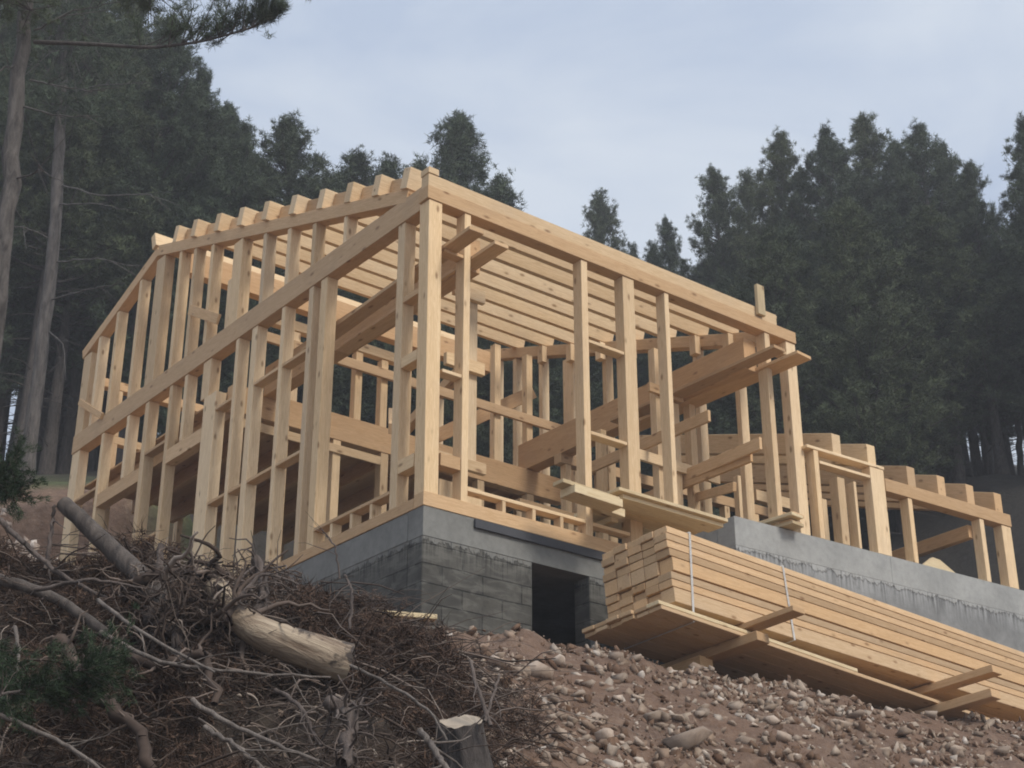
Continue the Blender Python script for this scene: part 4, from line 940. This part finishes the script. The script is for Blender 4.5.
# green fir sprigs
for i, (pts, lab) in enumerate((([(-20, 700, 7.4), (30, 690, 7.3), (80, 670, 7.3)], 'fresh green fir sprig low at the left edge'), ([(-25, 640, 7.8), (0, 655, 7.7), (30, 700, 7.6)], 'dark green fir sprig hanging at the left edge'),
                  ([(60, 700, 7.4), (90, 680, 7.4), (115, 655, 7.5)], 'small green fir sprig right of the low one'), ([(-30, 500, 9.0), (-5, 480, 9.0), (12, 462, 9.0)], 'dark fir tip at the left edge below the near trunk'), ([(-30, 470, 9.2), (0, 495, 9.1), (14, 492, 9)], 'drooping fir tip just under the other at the left edge'))):
    Q, R_ = bpath(pts, .012, .005, 60+i); ro = empty('fir_sprig', Vector(Q[0]), lab, 'branch', 'green fir sprigs at the left edge'); o_ = Q[0]; q = np.random.default_rng(i)
    ps = [(Q-o_, R_)]; P, D, S = [], [], []
    for k in range(34):
        j = q.integers(2, 16); a = (Q[min(15, j)]-Q[j-1]); a /= np.linalg.norm(a); a = a+q.normal(size=3)*.7; P_, R2 = curly(Q[j]-o_, a, q.uniform(.08, .26), .004, 5, q); ps.append((P_, R2))
        for f in range(1, 5):
            for _ in range(2): P.append(P_[f]+q.normal(size=3)*.01); D.append(a*.7); S.append(q.uniform(.03, .05))
    V, F4 = tubes(ps, 5); link('twig', npmesh('twig', V, F4), BARKB, ro, None, True).matrix_local = Matrix.Identity(4)
    V, F3 = tufts(np.array(P), np.array(D), np.array(S), 16, .0022, 70+i, .8); link('needles', npmesh('needles', V, F3), NEEDG, ro, None).matrix_local = Matrix.Identity(4)

# ------------------------------------------------------------------ light
bm = bmesh.new(); bmesh.ops.create_cube(bm, size=1); bmesh.ops.scale(bm, vec=(200, 240, 60), verts=bm.verts); _hx, _hy = xy(69, 0); bmesh.ops.rotate(bm, cent=(0, 0, 0), matrix=Matrix.Rotation(math.atan2(FH[1], FH[0]), 3, 'Z'), verts=bm.verts); bmesh.ops.translate(bm, vec=(_hx, _hy, 60/2-13), verts=bm.verts)
me = bpy.data.meshes.new('haze'); bm.to_mesh(me); bm.free()
hm = bpy.data.materials.new('haze'); hm.use_nodes = True; nt = hm.node_tree; nt.nodes.remove(nt.nodes['Principled BSDF'])
pv = N(nt, 'ShaderNodeVolumePrincipled'); pv.inputs['Density'].default_value = HAZE; pv.inputs['Color'].default_value = (.97, .97, 1, 1); pv.inputs['Anisotropy'].default_value = .2  # volume added to lift the dark tones, as a veil over the view
lk(nt, pv.outputs[0], nt.nodes['Material Output'].inputs['Volume'])
tag(link('haze', me, hm), 'added thin haze volume lifting the dark tones out to the pine wood', 'haze', kind='stuff')
sc = bpy.context.scene
SUN_EL, SUN_DIR = 43, Vector((.10, -1.0, 0)).normalized()     # towards the sun, horizontally
w = bpy.data.worlds.new('World'); sc.world = w; w.use_nodes = True; nt = w.node_tree
for n_ in list(nt.nodes): nt.nodes.remove(n_)
out = N(nt, 'ShaderNodeOutputWorld'); sky = N(nt, 'ShaderNodeTexSky'); sky.sky_type = 'NISHITA'; sky.sun_disc = False
sky.sun_elevation = rad(SUN_EL); sky.sun_rotation = math.atan2(SUN_DIR.x, SUN_DIR.y); sky.air_density = 1.2; sky.dust_density = 2.5
b1 = N(nt, 'ShaderNodeBackground'); b1.inputs[1].default_value = .08; lk(nt, sky.outputs[0], b1.inputs[0])
tc = N(nt, 'ShaderNodeTexCoord'); sx = N(nt, 'ShaderNodeSeparateXYZ'); lk(nt, tc.outputs['Generated'], sx.inputs[0])
mp = N(nt, 'ShaderNodeMapping'); mp.inputs['Scale'].default_value = (1.1, 1.1, 2.6); lk(nt, tc.outputs['Generated'], mp.inputs[0])
cl = noise(nt, mp.outputs[0], 3.4, 6, .55, .5)
cc = mix(nt, ramp(nt, cl, [(.38, (0, 0, 0)), (.64, (1, 1, 1))]), (.46, .54, .68), (.63, .69, .775))
b2 = N(nt, 'ShaderNodeBackground'); lk(nt, cc, b2.inputs[0])
zen = N(nt, 'ShaderNodeMapRange'); lk(nt, sx.outputs[2], zen.inputs[0]); zen.inputs[1].default_value = .62; zen.inputs[2].default_value = .95; zen.inputs[3].default_value = 1.0; zen.inputs[4].default_value = 1.5
lk(nt, zen.outputs[0], b2.inputs[1])
ms = N(nt, 'ShaderNodeMixShader'); ms.inputs[0].default_value = .88; lk(nt, b1.outputs[0], ms.inputs[1]); lk(nt, b2.outputs[0], ms.inputs[2]); lk(nt, ms.outputs[0], out.inputs[0])
sl = bpy.data.lights.new('sun', 'SUN'); sl.energy = 2.35; sl.angle = rad(16); sl.color = (1, .95, .88)
so = bpy.data.objects.new('sun', sl); C.objects.link(so)
dirv = Vector((SUN_DIR.x*math.cos(rad(SUN_EL)), SUN_DIR.y*math.cos(rad(SUN_EL)), math.sin(rad(SUN_EL))))
so.rotation_euler = dirv.to_track_quat('Z', 'Y').to_euler(); so.location = (0, -10, 20)
sc.view_settings.view_transform = 'Standard'; sc.view_settings.look = 'None'; sc.view_settings.gamma = 1; sc.view_settings.exposure = .27
sc.cycles.filter_width = 1.9; sc.cycles.max_bounces = 6; sc.cycles.diffuse_bounces = 4
